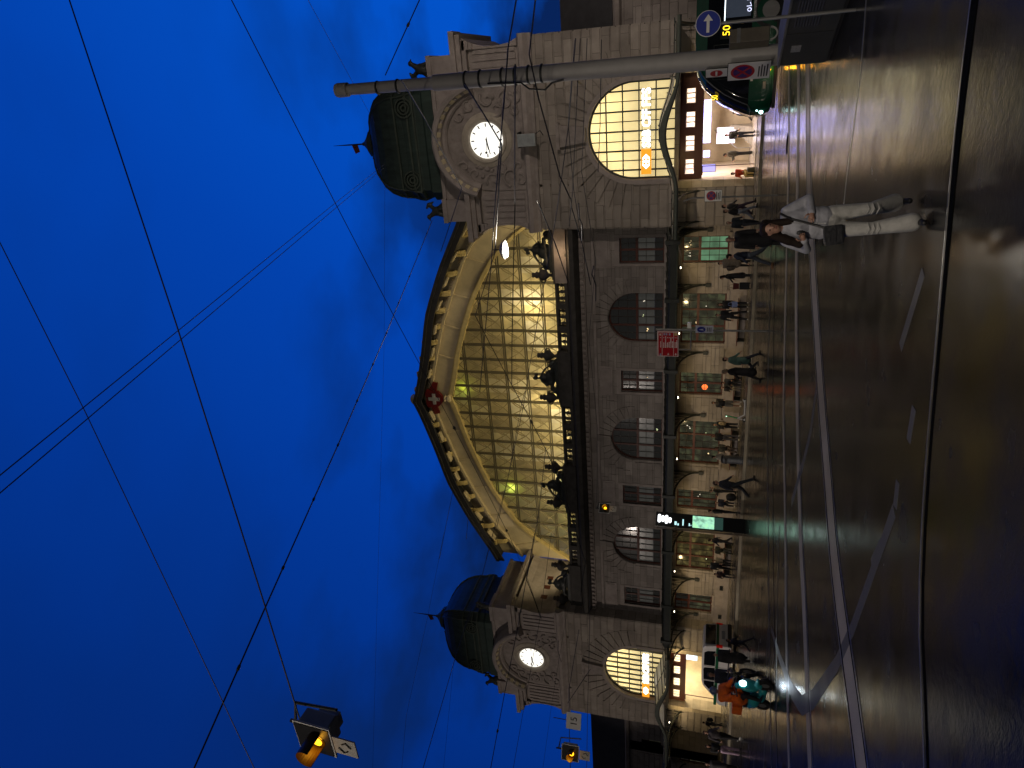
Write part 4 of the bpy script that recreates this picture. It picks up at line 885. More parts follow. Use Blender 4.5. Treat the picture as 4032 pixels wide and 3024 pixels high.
# no stopping sign by the tower
t = empty('no_stopping_sign', (19.88,-15.58,0), radians(6), label='thin post with white no stopping board before the right portal edge', cat='sign')
MB().tube([(0,0,0),(0,0,2.6),(0,.0,3.0),(-.12,0,3.35)], .032, 8).build('post', STEEL, t)
plate_on(t, 'no_stopping_plate', .06, -.06, 1.95, 2.56, .40, 0, WHITE, nostop_art)
# departure column
t = empty('departure_column', (1.05,-9.6,0), radians(52), label='tall black information column with glowing green screen before the station', cat='column')
MB().box(-.41,.41,-.02,.30,0,4.75).build('shaft', mat('column_black', (.012,.012,.013), .3, nscale=2), t, bevel=.02); MB().box(-.415,.415,.301,.5,.02,4.7).build('rear_shaft', mat('column_brown', (.06,.045,.035), .5), t)
MB().box(-.34,.34,-.034,-.021,1.55,2.72).build('map_screen', dimglass('green_screen', (.34,.72,.50), (.40,.85,.42), 1.25, 3), t)
MB().box(-.34,.34,-.034,-.021,1.08,1.53).build('dim_panel', mat('dim_green_panel', (.02,.05,.04), .3, emit=(.05,.12,.10), estr=.4, nscale=20, namt=.6), t)
WG = glow('white_symbol_glow', (.95,.97,1), 2.4); CG = glow('cyan_symbol_glow', (.5,.85,.88), 1.3)
m = MB()
for k, (z, x0, x1) in enumerate(((4.55,-.22,.26),(4.35,-.17,.2),(4.15,-.26,.24),(3.96,-.2,.12))):
    n = 10; m.add([(x, y, zz) for y in (-.036,-.022) for x, zz in [(x1-.09+.09*cos(a), z+.085*sin(a)) for a in [-pi/2+pi*i/n for i in range(n+1)]]+[(x0+.09+.09*cos(a), z+.085*sin(a)) for a in [pi/2+pi*i/n for i in range(n+1)]]],
        [tuple(range(22)), tuple(range(43,21,-1))]+[(i,i+22,(i+1)%22+22,(i+1)%22) for i in range(22)])
m.build('glowing_symbols', WG, t)
m = MB().box(-.28,-.08,-.034,-.022,3.58,3.70).box(-.3,-.18,-.034,-.022,3.46,3.54).box(-.28,.08,-.034,-.022,3.2,3.27).box(-.28,-.12,-.034,-.022,2.86,2.92).box(-.26,-.2,-.034,-.022,2.78,2.82); m.build('glowing_text', CG, t)
# litter bin
t = empty('litter_bin', (2.68,-5.2,.12), label='round steel litter bin on the pavement behind the kick scooter', cat='bin')
MB().lathe([(.27,0),(.27,.06),(.25,.08),(.25,.98),(.27,1.0),(.27,1.05)], 20).build('drum', mat('bin_steel', (.22,.23,.24), .35, metal=.7), t, smooth=40); MB().lathe([(.26,1.05),(.2,1.14),(.0,1.16)], 20).build('lid', BLACK, t); MB().box(-.16,.16,-.27,-.2,.80,.94).build('opening', BLACK, t)
for x, y, z, lab in ((5.0,.78,.78,'small dark vent in the wall below the window by the seated group'),(-12.1,.8,.62,'grey vent grille low on the wall beside the seated trio'),(-14.9,.8,.62,'small square vent low on the wall behind the parked van')):
    t = empty('wall_vent', (x,y,z), label=lab, cat='vent'); MB().box(-.2,.2,.03,.07,-.14,.14).build('frame', IRON, t); m = MB()
    for k in range(5): m.box(-.17,.17,.01,.04,-.11+k*.05,-.085+k*.05)
    m.build('slat', BLACK, t)
for x, w in ((9.42,1.5),(4.79,.9),(.27,1.5),(-9.07,1.5)):          # wall benches under the windows
    t = empty('bench', (x,.45,.12), label='dark slatted wall bench under the window at %s' % {9.42:'the right arched bay',4.79:'the bay by the man in shorts',.27:'the middle arched bay',-9.07:'the left arched bay'}[x], cat='bench')
    MB().box(-w,w,-.3,.3,.42,.47).build('seat', WOODR, t)
    for s in (-1,1): MB().box(s*w*.8-.03,s*w*.8+.03,-.25,.3,0,.42).build('leg', IRON, t)
# hanging traffic signals
def signal(loc, rz, tilt, s, label):
    t = empty('tram_signal', loc, 0, label, 'traffic light'); t.rotation_euler = (tilt, 0, rz); t.scale = (s,s,s)
    MB().box(-.30,.30,-.03,.0,-.32,.32).build('border', WHITE, t); MB().box(-.275,.275,-.045,-.031,-.295,.295).build('backplate', BLACK, t)
    MB().box(-.2,.2,.001,.30,-.22,.30).build('housing', mat('signal_housing', (.34,.36,.34), .5), t, bevel=.02); MB().box(-.12,.12,.301,.42,-.2,.15).build('housing_box', mat('signal_housing'), t, bevel=.01)
    m = MB(); n = 16; R = .155
    pr = [(R*cos(a), R*sin(a)-.06) for a in [-.5+ (pi+1.0)*i/n for i in range(n+1)]]
    vs = [(x, y, z) for y in (-.046,-.36) for x, z in pr]+[(x*.94, y, z*.94-.003) for y in (-.36,-.046) for x, z in pr]
    k = n+1; m.add(vs, [(r*k+i, r*k+i+1, (r+1)*k+i+1, (r+1)*k+i) for r in range(3) for i in range(n)]); m.build('hood', mat('amber_hood', (.10,.05,.008), .4), t)
    MB().ring(0, -.06, [(0,-.05),(.14,-.05),(.14,-.046),(0,-.046)], 0, 2*pi, 20).build('lens', mat('dark_lens', (.05,.03,.005), .2), t)
    MB().ring(0, -.06, [(0,-.075),(.085,-.06),(.085,-.051),(0,-.051)], 0, 2*pi, 14).build('amber_lamp', AMBER, t)
    light('amber_light', (0,-.14,-.06), 1.4*s*s, (1,.45,.03), .05, parent=t)
    MB().box(-.17,.17,-.03,-.01,-.72,-.34).build('arrow_plate', mat('arrow_plate', (.5,.5,.47), .5), t)
    m = MB().tube([(-.02,-.035,-.42),(-.11,-.035,-.5),(-.06,-.035,-.57)], .014, 4); m.tube([(.02,-.035,-.64),(.11,-.035,-.56),(.06,-.035,-.49)], .014, 4); m.build('arrow_mark', BLACK, t)
    m = MB().tube([(0,.15,.3),(0,.15,.55)], .03, 6); m.tube([(.0,.15,.46),(.38,.2,.40),(.46,.2,-.35)], .025, 6); m.build('hanger', IRON, t)
signal((16.80,-37.74,6.88), radians(-2), radians(-4), .88, 'big hanging amber tram signal close by at upper left against the blue sky')
signal((2.1,-26.1,6.42), radians(22), 0, 1.0, 'hanging amber tram signal with white border beside the number fifteen board')
signal((7.2,-18.0,6.28), radians(48), 0, .72, 'small hanging tram signal seen from the side before the stone front')
t = empty('speed_board', (3.12,-25.6,6.35), radians(24), label='white hanging board with number 15 left of the left clock tower', cat='sign')
MB().box(-.30,.30,0,.03,-.27,.27).build('board', WHITE, t); w = text_mb('15', .34, .006, 'CENTER'); w.v = [(x, y-.01, z-.12) for x, y, z in w.v]; w.build('number', BLACK, t); MB().tube([(0,.02,.27),(0,.02,.75)], .015, 5).build('hanger', IRON, t)
# hanging street lamp (lit)
t = empty('street_lamp', (18.72,-18.6,9.62), radians(-20), label='lit white street lamp hanging on cables before the gable', cat='lamp')
MB().lathe([(.02,.22),(.12,.2),(.30,.10),(.36,.02),(.34,.0)], 20).build('shade', mat('lamp_shade', (.3,.3,.28), .5), t, smooth=50); MB().ball((0,0,-.02), .34, 8, (1,.55,.22)).build('bowl', glow('street_lamp_glow', (1,.95,.78), 7), t); MB().tube([(0,0,.2),(0,0,.5)], .02, 6).build('hanger', IRON, t)
light('street_lamp_light', (0,0,-.2), 420, (1,.90,.74), .3, parent=t)
# floodlight box below the right clock
t = empty('floodlight_box', (21.15,-1.0,12.55), label='grey floodlight box hanging below the right clock', cat='floodlight')
MB().box(-.36,.36,-.12,.12,.05,1.15).build('housing', mat('box_grey', (.30,.33,.33), .4, nscale=3), t, bevel=.03); m = MB().tube([(.3,0,.1),(.5,0,-.25),(.2,.3,-.35)], .025, 6); m.build('cable', CABLE, t); MB().box(-.45,.45,.12,1.0,1.15,1.2).build('bracket', IRON, t)
# unseen lamp masts added round the square to light towers, road and mast
def added_lamp(x, y, p, tgt, label, spot=75, col=(1,.84,.73)):
    t = empty('added_floodlight_mast', (x,y,0), label=label, cat='lamp', group='added floodlight masts round the square')
    MB().tube([(0,0,0),(0,0,12)], [.14,.08], 10).build('mast', GREYP, t); MB().box(-.3,.3,-.2,.2,12.0,12.3).build('head', GREYP, t); MB().box(-.26,.26,-.205,-.201,12.02,12.28).build('lens', glow('added_flood_lens_white', (1,.88,.75), 8), t)  # pole, head and lens of the added mast
    l = light('added_mast_light', (x,y-.0,11.7), p, col, .35, 'SPOT', spot=spot); aim(l, tgt); l.parent = t; l.matrix_parent_inverse = Matrix.Translation((-x,-y,0))
added_lamp(38, -22, 7500, (21.5,0,11.5), 'added floodlight mast right of the square, out of view', 52)
added_lamp(-34, -36, 9500, (-21,0,11.5), 'added floodlight mast left of the square, out of view', 36)
added_lamp(12, -58, 5200, (14,-8,2), 'added unseen floodlight mast behind the photographer', 70, (1,.86,.72))
added_lamp(-12, -31, 6500, (-6,-14,1), 'added floodlight mast left of the crossing, out of view', 62, (1,.86,.76))
added_lamp(30, -55, 4800, (22.8,-33,2.5), 'added unseen floodlight mast close behind the photographer', 34, (1,.87,.74))
# ------------------------------------------------------------------ vehicles
GREENV = mat('bus_green', (.006,.075,.038), .22, nscale=1.5, namt=.12, coat=.6); GLASSB = mat('bus_black_glass', (.006,.007,.008), .06, spec=.8, nscale=1)
TYRE = mat('tyre_rubber', (.012,.012,.012), .8, nscale=10)
def bus():
    t = empty('bus', (22.55,-13.25,0), radians(7), 'green city bus with black glazing standing at the right portal', 'bus'); Wd = 2.55; Ln = 13.
    FX = [(.25,.25),(.32,.12),(.6,.02),(.9,.0),(1.15,.06),(1.6,.26),(2.0,.48),(2.4,.78),(2.7,1.05),(2.9,1.3),(3.05,1.6),(3.14,2.2)]
    def plan(z):
        fx = lerp(FX, z); r = .62; ins = 0 if z < 2.75 else (z-2.75)*.35; ins += max(0, .5-z)*.12; o = []
        o.append((Ln, ins))
        for q in range(9): a = -pi/2-pi/2*q/8; o.append((fx+r+r*cos(a), ins+r+r*sin(a)))
        for q in range(9): a = pi-pi/2*q/8; o.append((fx+r+r*cos(a), Wd-ins-r+r*sin(a)))
        o.append((Ln, Wd-ins)); return o
    def shell(nm, zs, m_, cap=False):
        mb = MB(); k = len(plan(1)); vs = []
        for z in zs: vs += [(x,y,z) for x,y in plan(z)]
        fs = [(i*k+j, i*k+(j+1)%k, (i+1)*k+(j+1)%k, (i+1)*k+j) for i in range(len(zs)-1) for j in range(k)]
        fs += [tuple(range(k-1,-1,-1)), tuple(range((len(zs)-1)*k, len(zs)*k))]; mb.add(vs, fs); return mb.build(nm, m_, t, smooth=35)
    shell('body', [.25,.32,.6,.9,1.12], GREENV); shell('glazing', [1.121,1.6,2.0,2.4,2.70], GLASSB); shell('roof', [2.701,2.9,3.05,3.14], GREENV)
    def surf(x, z, side=-.012): return (x, side, z)
    MB().box(1.2,2.6,-.012,.005,.99,1.08).build('white_stripe', WHITE, t); MB().box(3.3,Ln,-.012,.005,.99,1.08).build('white_stripe', WHITE, t)
    # bent chrome trim along the windscreen edge
    def corner(z, a, e=.0):
        fx = lerp(FX, z); r = .62; return (fx+r+(r+e)*cos(a), r+(r+e)*sin(a), z)
    m = MB().tube([corner(z, radians(-118), .012) for z in (2.98,2.85,2.7,2.4,2.0,1.6,1.3,1.15)]+[corner(1.08, radians(-125), .012), corner(1.03, radians(-140), .012), corner(1.03, radians(-170), .012)], .022, 6); m.build('windscreen_trim', STEEL, t, smooth=60)
    m = MB().tube([corner(z, radians(-168), .01) for z in (3.0,2.7,2.4,2.0,1.6,1.2,.95)], .022, 6); m.build('front_trim', mat('bright_chrome', (.7,.68,.62), .15, metal=1), t, smooth=60)
    # doors and windows
    m = MB()
    for x0, x1 in ((1.35,2.55),): m.tube([(x0,-.012,1.1),(x0,-.012,2.45),(x1,-.012,2.45),(x1,-.012,1.1)], .018, 5)
    m.build('door_frame', IRON, t)
    dw = MB().box(1.5,1.95,-.010,.004,1.35,1.95).build('driver_window', mat('driver_window', (.03,.035,.04), .1, emit=(.10,.11,.14), estr=.5, nscale=6, namt=.6), t); MB().box(1.5,1.95,-.02,-.011,1.30,1.335).build('window_ledge', STEEL, dw)
    CAB = mat('bus_cabin_glow', (.02,.02,.025), .2, emit=(.08,.10,.14), estr=.32, nscale=2.2, namt=.9)
    for x0, x1 in ((3.45,4.5),(4.58,6.2),(6.3,8),(8.1,10),(10.1,12.4)): MB().box(x0,x1,-.010,.004,1.18,2.06).build('side_window', CAB, t)
    m = MB().box(3.35,Ln-.3,-.016,.0,2.085,2.12); m.box(4.52,4.56,-.016,0,1.5,2.09); m.box(6.22,6.27,-.016,0,1.2,2.09); m.build('light_strip', glow('bus_strip_glow', (.80,.93,1), 2.6), t)
    m = MB(); rr = random.Random(2)
    for row, z0, z1, xs in ((0,1.40,1.52,4.05),(1,1.17,1.34,3.6)):                # blurred white lettering on the window film
        x = xs
        while x < 6.1:
            w = rr.uniform(.10,.16); h = z1-z0; k = rr.choice((0,1,2))
            if k == 0: m.tube([(x+w/2+w/2*cos(a), -.014, z0+h*.4+h*.4*sin(a)) for a in [2*pi*i/8 for i in range(9)]], .016, 4)
            elif k == 1: m.tube([(x,-.014,z1),(x,-.014,z0),(x+w*.8,-.014,z0+h*.3)], .016, 4)
            else: m.tube([(x,-.014,z0),(x+w*.4,-.014,z1*.5+z0*.5),(x+w*.8,-.014,z0),(x+w*.8,-.014,z1)], .016, 4)
            x += w+.06
    m.build('window_lettering', glow('lettering_glow', (.70,.74,1), 1.6), t)
    for x, z, s, nm in ((3.02,1.88,.34,'side'),):
        o = MB().box(x-.28,x+.28,-.02,.0,z-.06,z+.36).build('route_display', BLACK, t); w = text_mb('50', s*1.1, .004, 'CENTER'); w.v = [(px+x, y-.028, pz+z+.02) for px, y, pz in w.v]; w.build('route_number', glow('amber_digits', (1,.62,.02), 2.6), o)
    w = text_mb('50', .34, .004, 'CENTER'); a = radians(-150); c0 = Vector(corner(2.25, a, .03)); R = Matrix.Rotation(radians(-62), 4, 'Z'); w.v = [tuple(R @ Vector((px, y, pz))+c0) for px, y, pz in w.v]
    fd = w.build('front_route_number', glow('amber_digits', (1,.62,.02), 2.6), t)
    for x in (3.6, 11.0):
        wl = MB().ring(x, .48, [(.22,.02),(.48,.02),(.48,.3),(.22,.3)], 0, 2*pi, 28).build('wheel', TYRE, t); MB().ring(x, .48, [(0,-.01),(.3,-.01),(.3,.05),(0,.05)], 0, 2*pi, 20).build('rim', STEEL, wl)
        MB().ring(x, .48, [(.49,-.012),(.62,-.012),(.62,.01),(.49,.01)], .0, pi, 24).build('wheel_arch', BLACK, t)
    c1 = corner(.62, radians(-150), .0); MB().ball(c1, .075, 6).build('headlight', glow('headlight_glow', (.62,1,.98), 9), t); MB().ball(corner(.78, radians(-140), .0), .03, 5).build('headlight', glow('headlight_glow', (.62,1,.98), 9), t)
    MB().ball((1.55,-.01,.42), .05, 6).build('indicator', glow('indicator_glow', (1,.36,.01), 14), t); light('indicator_light', (1.55,-.14,.42), 5, (1,.4,.02), .04, parent=t)
    MB().box(.9,1.15,-.013,.004,.52,.62).build('number_plate_sticker', mat('grey_sticker', (.3,.33,.3), .5), t)
    m = MB(); m.ring(2.9, 0, [(.02,.1),(.03,.1),(.03,.12),(.02,.12)]) if 0 else m.box(.2,Ln,.05,.3,.14,.26); m.build('skirt', BLACK, t)
    light('windscreen_cab_light', (1.7,1.3,2.2), 1.5, (.8,.9,1), .2, parent=t)
bus()
def van():
    t = empty('van', (0,0,0), 0, 'white van with a green stripe parked by the kerb before the left tower', 'van')
    VW = mat('van_white', (.62,.60,.58), .25, nscale=1, namt=.06, coat=.5); x0, x1, ya, yb = -10.5, -5.88, -11.6, -9.75
    prof = [(x0+.05,.32),(x0,.5),(x0+.02,.86),(x0+.25,1.02),(x0+.55,1.10),(x0+1.0,1.48),(x0+1.45,1.80),(x0+1.75,1.88),(x1-1.2,1.92),(x1-.32,1.88),(x1-.14,1.72),(x1-.04,1.2),(x1,.85),(x1-.02,.4),(x1-.06,.32)]
    MB().prism(prof, ya, yb).build('body', VW, t, bevel=.07)
    g_ = mat('van_green', (.008,.10,.04), .3)
    MB().box(x0+.03,x1-.02,ya-.008,ya+.01,.98,1.14).build('side_stripe', g_, t); MB().box(x1-.03,x1+.012,ya+.05,yb-.05,1.0,1.14).build('rear_stripe', g_, t)
    def q(nm, pts, m_): MB().prism(pts, ya-.012, ya+.004).build(nm, m_, t)
    q('side_window', [(x0+1.95,1.17),(x0+1.95,1.76),(x1-1.9,1.80),(x1-1.75,1.74),(x1-1.7,1.17)], GLASSB); q('side_window', [(x1-1.55,1.17),(x1-1.55,1.78),(x1-.6,1.78),(x1-.48,1.6),(x1-.42,1.17)], GLASSB); q('quarter_window', [(x0+.9,1.17),(x0+1.55,1.72),(x0+1.85,1.76),(x0+1.85,1.17)], GLASSB)
    MB().prismx([(ya+.14,1.18),(yb-.14,1.18),(yb-.2,1.75),(ya+.2,1.75)], x1-.13, x1-.02).build('rear_window', GLASSB, t)
    MB().box(x1-.03,x1+.02,ya+.62,yb-.62,.68,.86).build('number_plate', mat('plate_grey', (.25,.26,.28), .5), t); MB().box(x1-.08,x1+.05,ya+.03,yb-.03,.30,.52).build('bumper', BLACK, t, bevel=.03)
    for y in (ya+.05, yb-.05): MB().box(x1-.12,x1+.012,y-.07,y+.07,.80,1.15).build('tail_light', mat('tail_red', (.35,.015,.01), .25, emit=(.5,.01,.005), estr=.15), t, bevel=.02)
    for x in (x0+.85, x1-.85):
        w = MB().ring(x, .32, [(.2,ya-.01),(.32,ya-.01),(.33,ya+.1),(.32,ya+.22),(.2,ya+.22)], 0, 2*pi, 24).build('wheel', TYRE, t); MB().ring(x, .32, [(0,ya-.015),(.2,ya-.015),(.2,ya+.1),(0,ya+.1)], 0, 2*pi, 16).build('rim', STEEL, w)
    m = MB()
    for x in (x0+1.9, x1-1.62): m.box(x-.006,x+.006,ya-.014,ya,.45,1.75)
    m.build('door_gap', BLACK, t); MB().box(x0+2.5,x0+2.66,ya-.03,ya,.9,.95).build('door_handle', BLACK, t); MB().box(x0+.02,x1-.1,ya-.014,ya+.01,.40,.46).build('sill_trim', BLACK, t)
    MB().box(x0+1.35,x0+1.55,ya-.2,ya-.02,1.12,1.30).build('wing_mirror', BLACK, t, bevel=.03)
van()
def moped():
    t = empty('motor_scooter', (7.0,-27.0,0), radians(-14), 'turquoise motor scooter with bright white headlight riding towards the right', 'motor scooter'); t.scale = (.92,.92,.92)
    TQ = mat('turquoise_paint', (.03,.36,.38), .3, nscale=2, namt=.08, coat=.5)
    for x in (-.1, 1.1):
        w = MB().ring(x, .24, [(.13,-.06),(.24,-.06),(.25,0),(.24,.06),(.13,.06)], 0, 2*pi, 22).build('wheel', TYRE, t); MB().ring(x, .24, [(0,-.04),(.14,-.04),(.14,.04),(0,.04)], 0, 2*pi, 14).build('rim', STEEL, w)
    blob('front_shield', [('e',(.92,0,.72),(.13,.22,.34)),('e',(1.0,0,.42),(.16,.12,.12)),('e',(1.1,0,.46),(.24,.10,.07)),('c',(.88,0,.9),.12,(.82,0,1.05),.10)], .02, TQ, t)
    blob('rear_body', [('e',(.1,0,.52),(.42,.19,.20)),('c',(-.35,0,.62),.08,(.3,0,.60),.13),('c',(.25,0,.3),.12,(.75,0,.27),.13)], .022, TQ, t)
    blob('seat', [('c',(-.3,0,.76),.09,(.35,0,.74),.12)], .02, BLACK, t)
    m = MB().tube([(.80,-.36,1.06),(.80,-.1,1.10),(.80,.1,1.10),(.80,.36,1.06)], .022, 6); m.tube([(1.08,0,.25),(.80,0,1.08)], .03, 6); m.build('handlebar', BLACK, t)
    for s in (-1,1): MB().ball((.85,s*.32,1.22), .06, 5, (.4,1,.7)).tube([(.8,s*.3,1.08),(.84,s*.32,1.2)], .01, 4).build('mirror', BLACK, t)
    MB().ball((1.03,-.02,.90), .10, 6, (.5,1,1.1)).build('headlight', glow('moped_headlight_glow', (.85,.95,1), 14), t)
    l = light('headlight_beam', (1.16,-.02,.90), 120, (.72,.86,1), .05, 'SPOT', spot=70, parent=t); l.rotation_euler = (radians(62), 0, radians(-90))
    MB().ball((-.42,0,.62), .05, 5).build('tail_light', mat('tail_red'), t); MB().box(-.65,-.2,-.2,.2,.84,1.16).build('delivery_box', mat('orange_box', (.75,.14,.012), .5), t, bevel=.03)
moped()
def escooter():
    dx, dy = 5.86-6.99, -6.39+5.88; t = empty('kick_scooter', (6.95,-5.95,.0), atan2(dy,dx), 'parked white and green electric kick scooter on the roadside', 'kick scooter')
    for x in (0,1.05):
        w = MB().ring(x, .13, [(.07,-.03),(.13,-.03),(.135,0),(.13,.03),(.07,.03)], 0, 2*pi, 20).build('wheel', TYRE, t); MB().ring(x, .13, [(0,-.02),(.075,-.02),(.075,.02),(0,.02)], 0, 2*pi, 12).build('rim', WHITE, w)
    m = MB().box(.06,.78,-.08,.08,.13,.19); m.prism([(.72,.13),(.80,.13),(1.02,.52),(.94,.52)], -.035, .035); m.prism([(-.02,.13),(.1,.13),(.1,.2),(-.1,.30),(-.1,.27)], -.04, .04); m.build('deck', WHITE, t, bevel=.008)
    MB().tube([(1.06,0,.13),(1.0,0,.45)], .03, 8).build('fork', WHITE, t); MB().tube([(.98,0,.50),(.86,0,1.14)], .032, 8).build('stem', mat('scooter_green', (.03,.42,.12), .4), t)
    MB().tube([(.84,-.24,1.17),(.86,0,1.16),(.84,.24,1.17)], .018, 6).build('handlebar', BLACK, t); MB().ball((.9,0,1.12), .03, 5).build('lamp', glow('scooter_lamp_glow', (.6,1,.7), 3), t)
escooter()
def motorbike():
    t = empty('motorbike', (3.75,-22.75,0), radians(-62), 'black motorbike standing between the man in navy and the turquoise scooter', 'motorbike')
    for x in (-.05,1.3):
        w = MB().ring(x, .31, [(.2,-.05),(.31,-.06),(.32,0),(.31,.06),(.2,.05)], 0, 2*pi, 24).build('wheel', TYRE, t); MB().ring(x, .31, [(0,-.03),(.19,-.03),(.19,.03),(0,.03)], 0, 2*pi, 14).build('rim', STEEL, w)
    blob('fairing', [('e',(1.02,0,.78),(.28,.2,.26)),('e',(.65,0,.82),(.32,.17,.15)),('e',(.62,0,.45),(.3,.18,.2)),('c',(1.3,0,.62),.07,(1.0,0,.95),.06)], .024, mat('black_fairing', (.012,.013,.015), .2, coat=.6), t)
    blob('seat', [('c',(-.2,0,.9),.08,(.4,0,.8),.12)], .022, BLACK, t); m = MB().tube([(.92,-.36,1.02),(.98,0,1.06),(.92,.36,1.02)], .022, 6); m.build('handlebar', BLACK, t)
    MB().tube([(.5,-.18,.28),(0,-.22,.36),(-.35,-.22,.46)], [.04,.06,.07], 8).build('exhaust', STEEL, t)
motorbike()
# ------------------------------------------------------------------ people
SKIN = [mat('skin_light', (.42,.24,.17), .5, nscale=8, namt=.1), mat('skin_tan', (.28,.15,.10), .5, nscale=8, namt=.1), mat('skin_dark', (.10,.05,.035), .5, nscale=8, namt=.1)]
def cloth(c):
    n = 'cloth_%02d_%02d_%02d' % tuple(int(v*99) for v in c); return mat(n, c, .8, nscale=9, namt=.28, bump=.35, bscale=40)
HAIRD = mat('dark_hair', (.018,.012,.009), .75, nscale=20, namt=.4, spec=.15); HAIRB = mat('brown_hair', (.06,.035,.02), .5, nscale=20, namt=.4); HAIRG = mat('fair_hair', (.20,.15,.09), .5, nscale=20, namt=.4)
SHOEB = mat('black_shoe', (.012,.012,.012), .4); SHOEW = mat('white_shoe', (.55,.55,.53), .5)
def V(*a): return Vector(a)
def pose(h=1.75, thigh=(0,0), knee=(0,0), arm=(0,0), spread=(.10,.10), elbow=(.15,.15), lean=0, sit=False, wide=1., nod=0, turn=0, inward=(0,0), stance=.0):
    k = h/1.75; J = {}; hipz = .92 if not sit else .52
    hip = V(0,0,hipz)
    for i, s in enumerate((1,-1)):                                # 0 = local +x side
        a = thigh[i]; H = hip+V(s*.095*wide,0,-.03); K = H+V(s*stance*.5, sin(a)*.43, -cos(a)*.43); b = a-knee[i]
        A = K+V(s*stance*.5, sin(b)*.40, -cos(b)*.40); J['H%d'%i], J['K%d'%i], J['A%d'%i] = H, K, A
        f = max(-.5, min(.5, -b*.6)) if knee[i] > .3 else 0; J['T%d'%i] = A+V(s*.02, .17*cos(f), -.055-.17*sin(f)*-1*0)
    low = min(J['A0'].z, J['A1'].z)-.075
    R = Matrix.Rotation(-lean, 4, 'X')
    up_ = lambda x, y, z: hip+(R @ V(x,y,z))
    J['P'] = hip; J['W'] = up_(0,.0,.16); J['C'] = up_(0,.01,.38); J['N'] = up_(0,.0,.545); J['N2'] = up_(0,.02,.62); J['D'] = up_(0,.035+.03*nod,.715-.02*abs(nod))
    for i, s in enumerate((1,-1)):
        S_ = up_(s*.185*wide,0,.50); a = arm[i]; sp = spread[i]
        d = V(s*sin(sp), sin(a)*cos(sp), -cos(a)*cos(sp)); E_ = S_+d*.285; b = a+elbow[i]; w = inward[i]
        d2 = V(s*(sin(sp)*.6-sin(w)), sin(b)*cos(w), -cos(b)*cos(w)).normalized(); F_ = E_+d2*.25; J['S%d'%i], J['E%d'%i], J['F%d'%i], J['G%d'%i] = S_, E_, F_, F_+d2*.09
    off = V(0,0,-low)
    for q in J: J[q] = (J[q]+off)*k
    J['k'] = k; J['turn'] = turn; return J
def fingers(mb, F_, G_, k, curl=.35, side=1):
    d = (G_-F_).normalized(); sx = d.cross(V(0,1,0)); sx = sx.normalized() if sx.length > .1 else V(1,0,0); n = d.cross(sx)
    for q, ln in ((-1.5,.062),(-.5,.074),(.5,.07),(1.5,.055)):
        p = G_-d*.02*k+sx*q*.018*k; p1 = p+d*ln*.55*k; p2 = p1+(d*cos(curl*2)+n*sin(curl*2)*side)*ln*.5*k; mb.tube([p,p1,p2], [.0095*k,.009*k,.006*k], 6)
    p = F_+d*.015*k+sx*.03*k*side; mb.tube([p, p+(d*.6+sx*side)*.03*k, p+(d*1.2+sx*side*.9)*.05*k], [.011*k,.010*k,.007*k], 6)
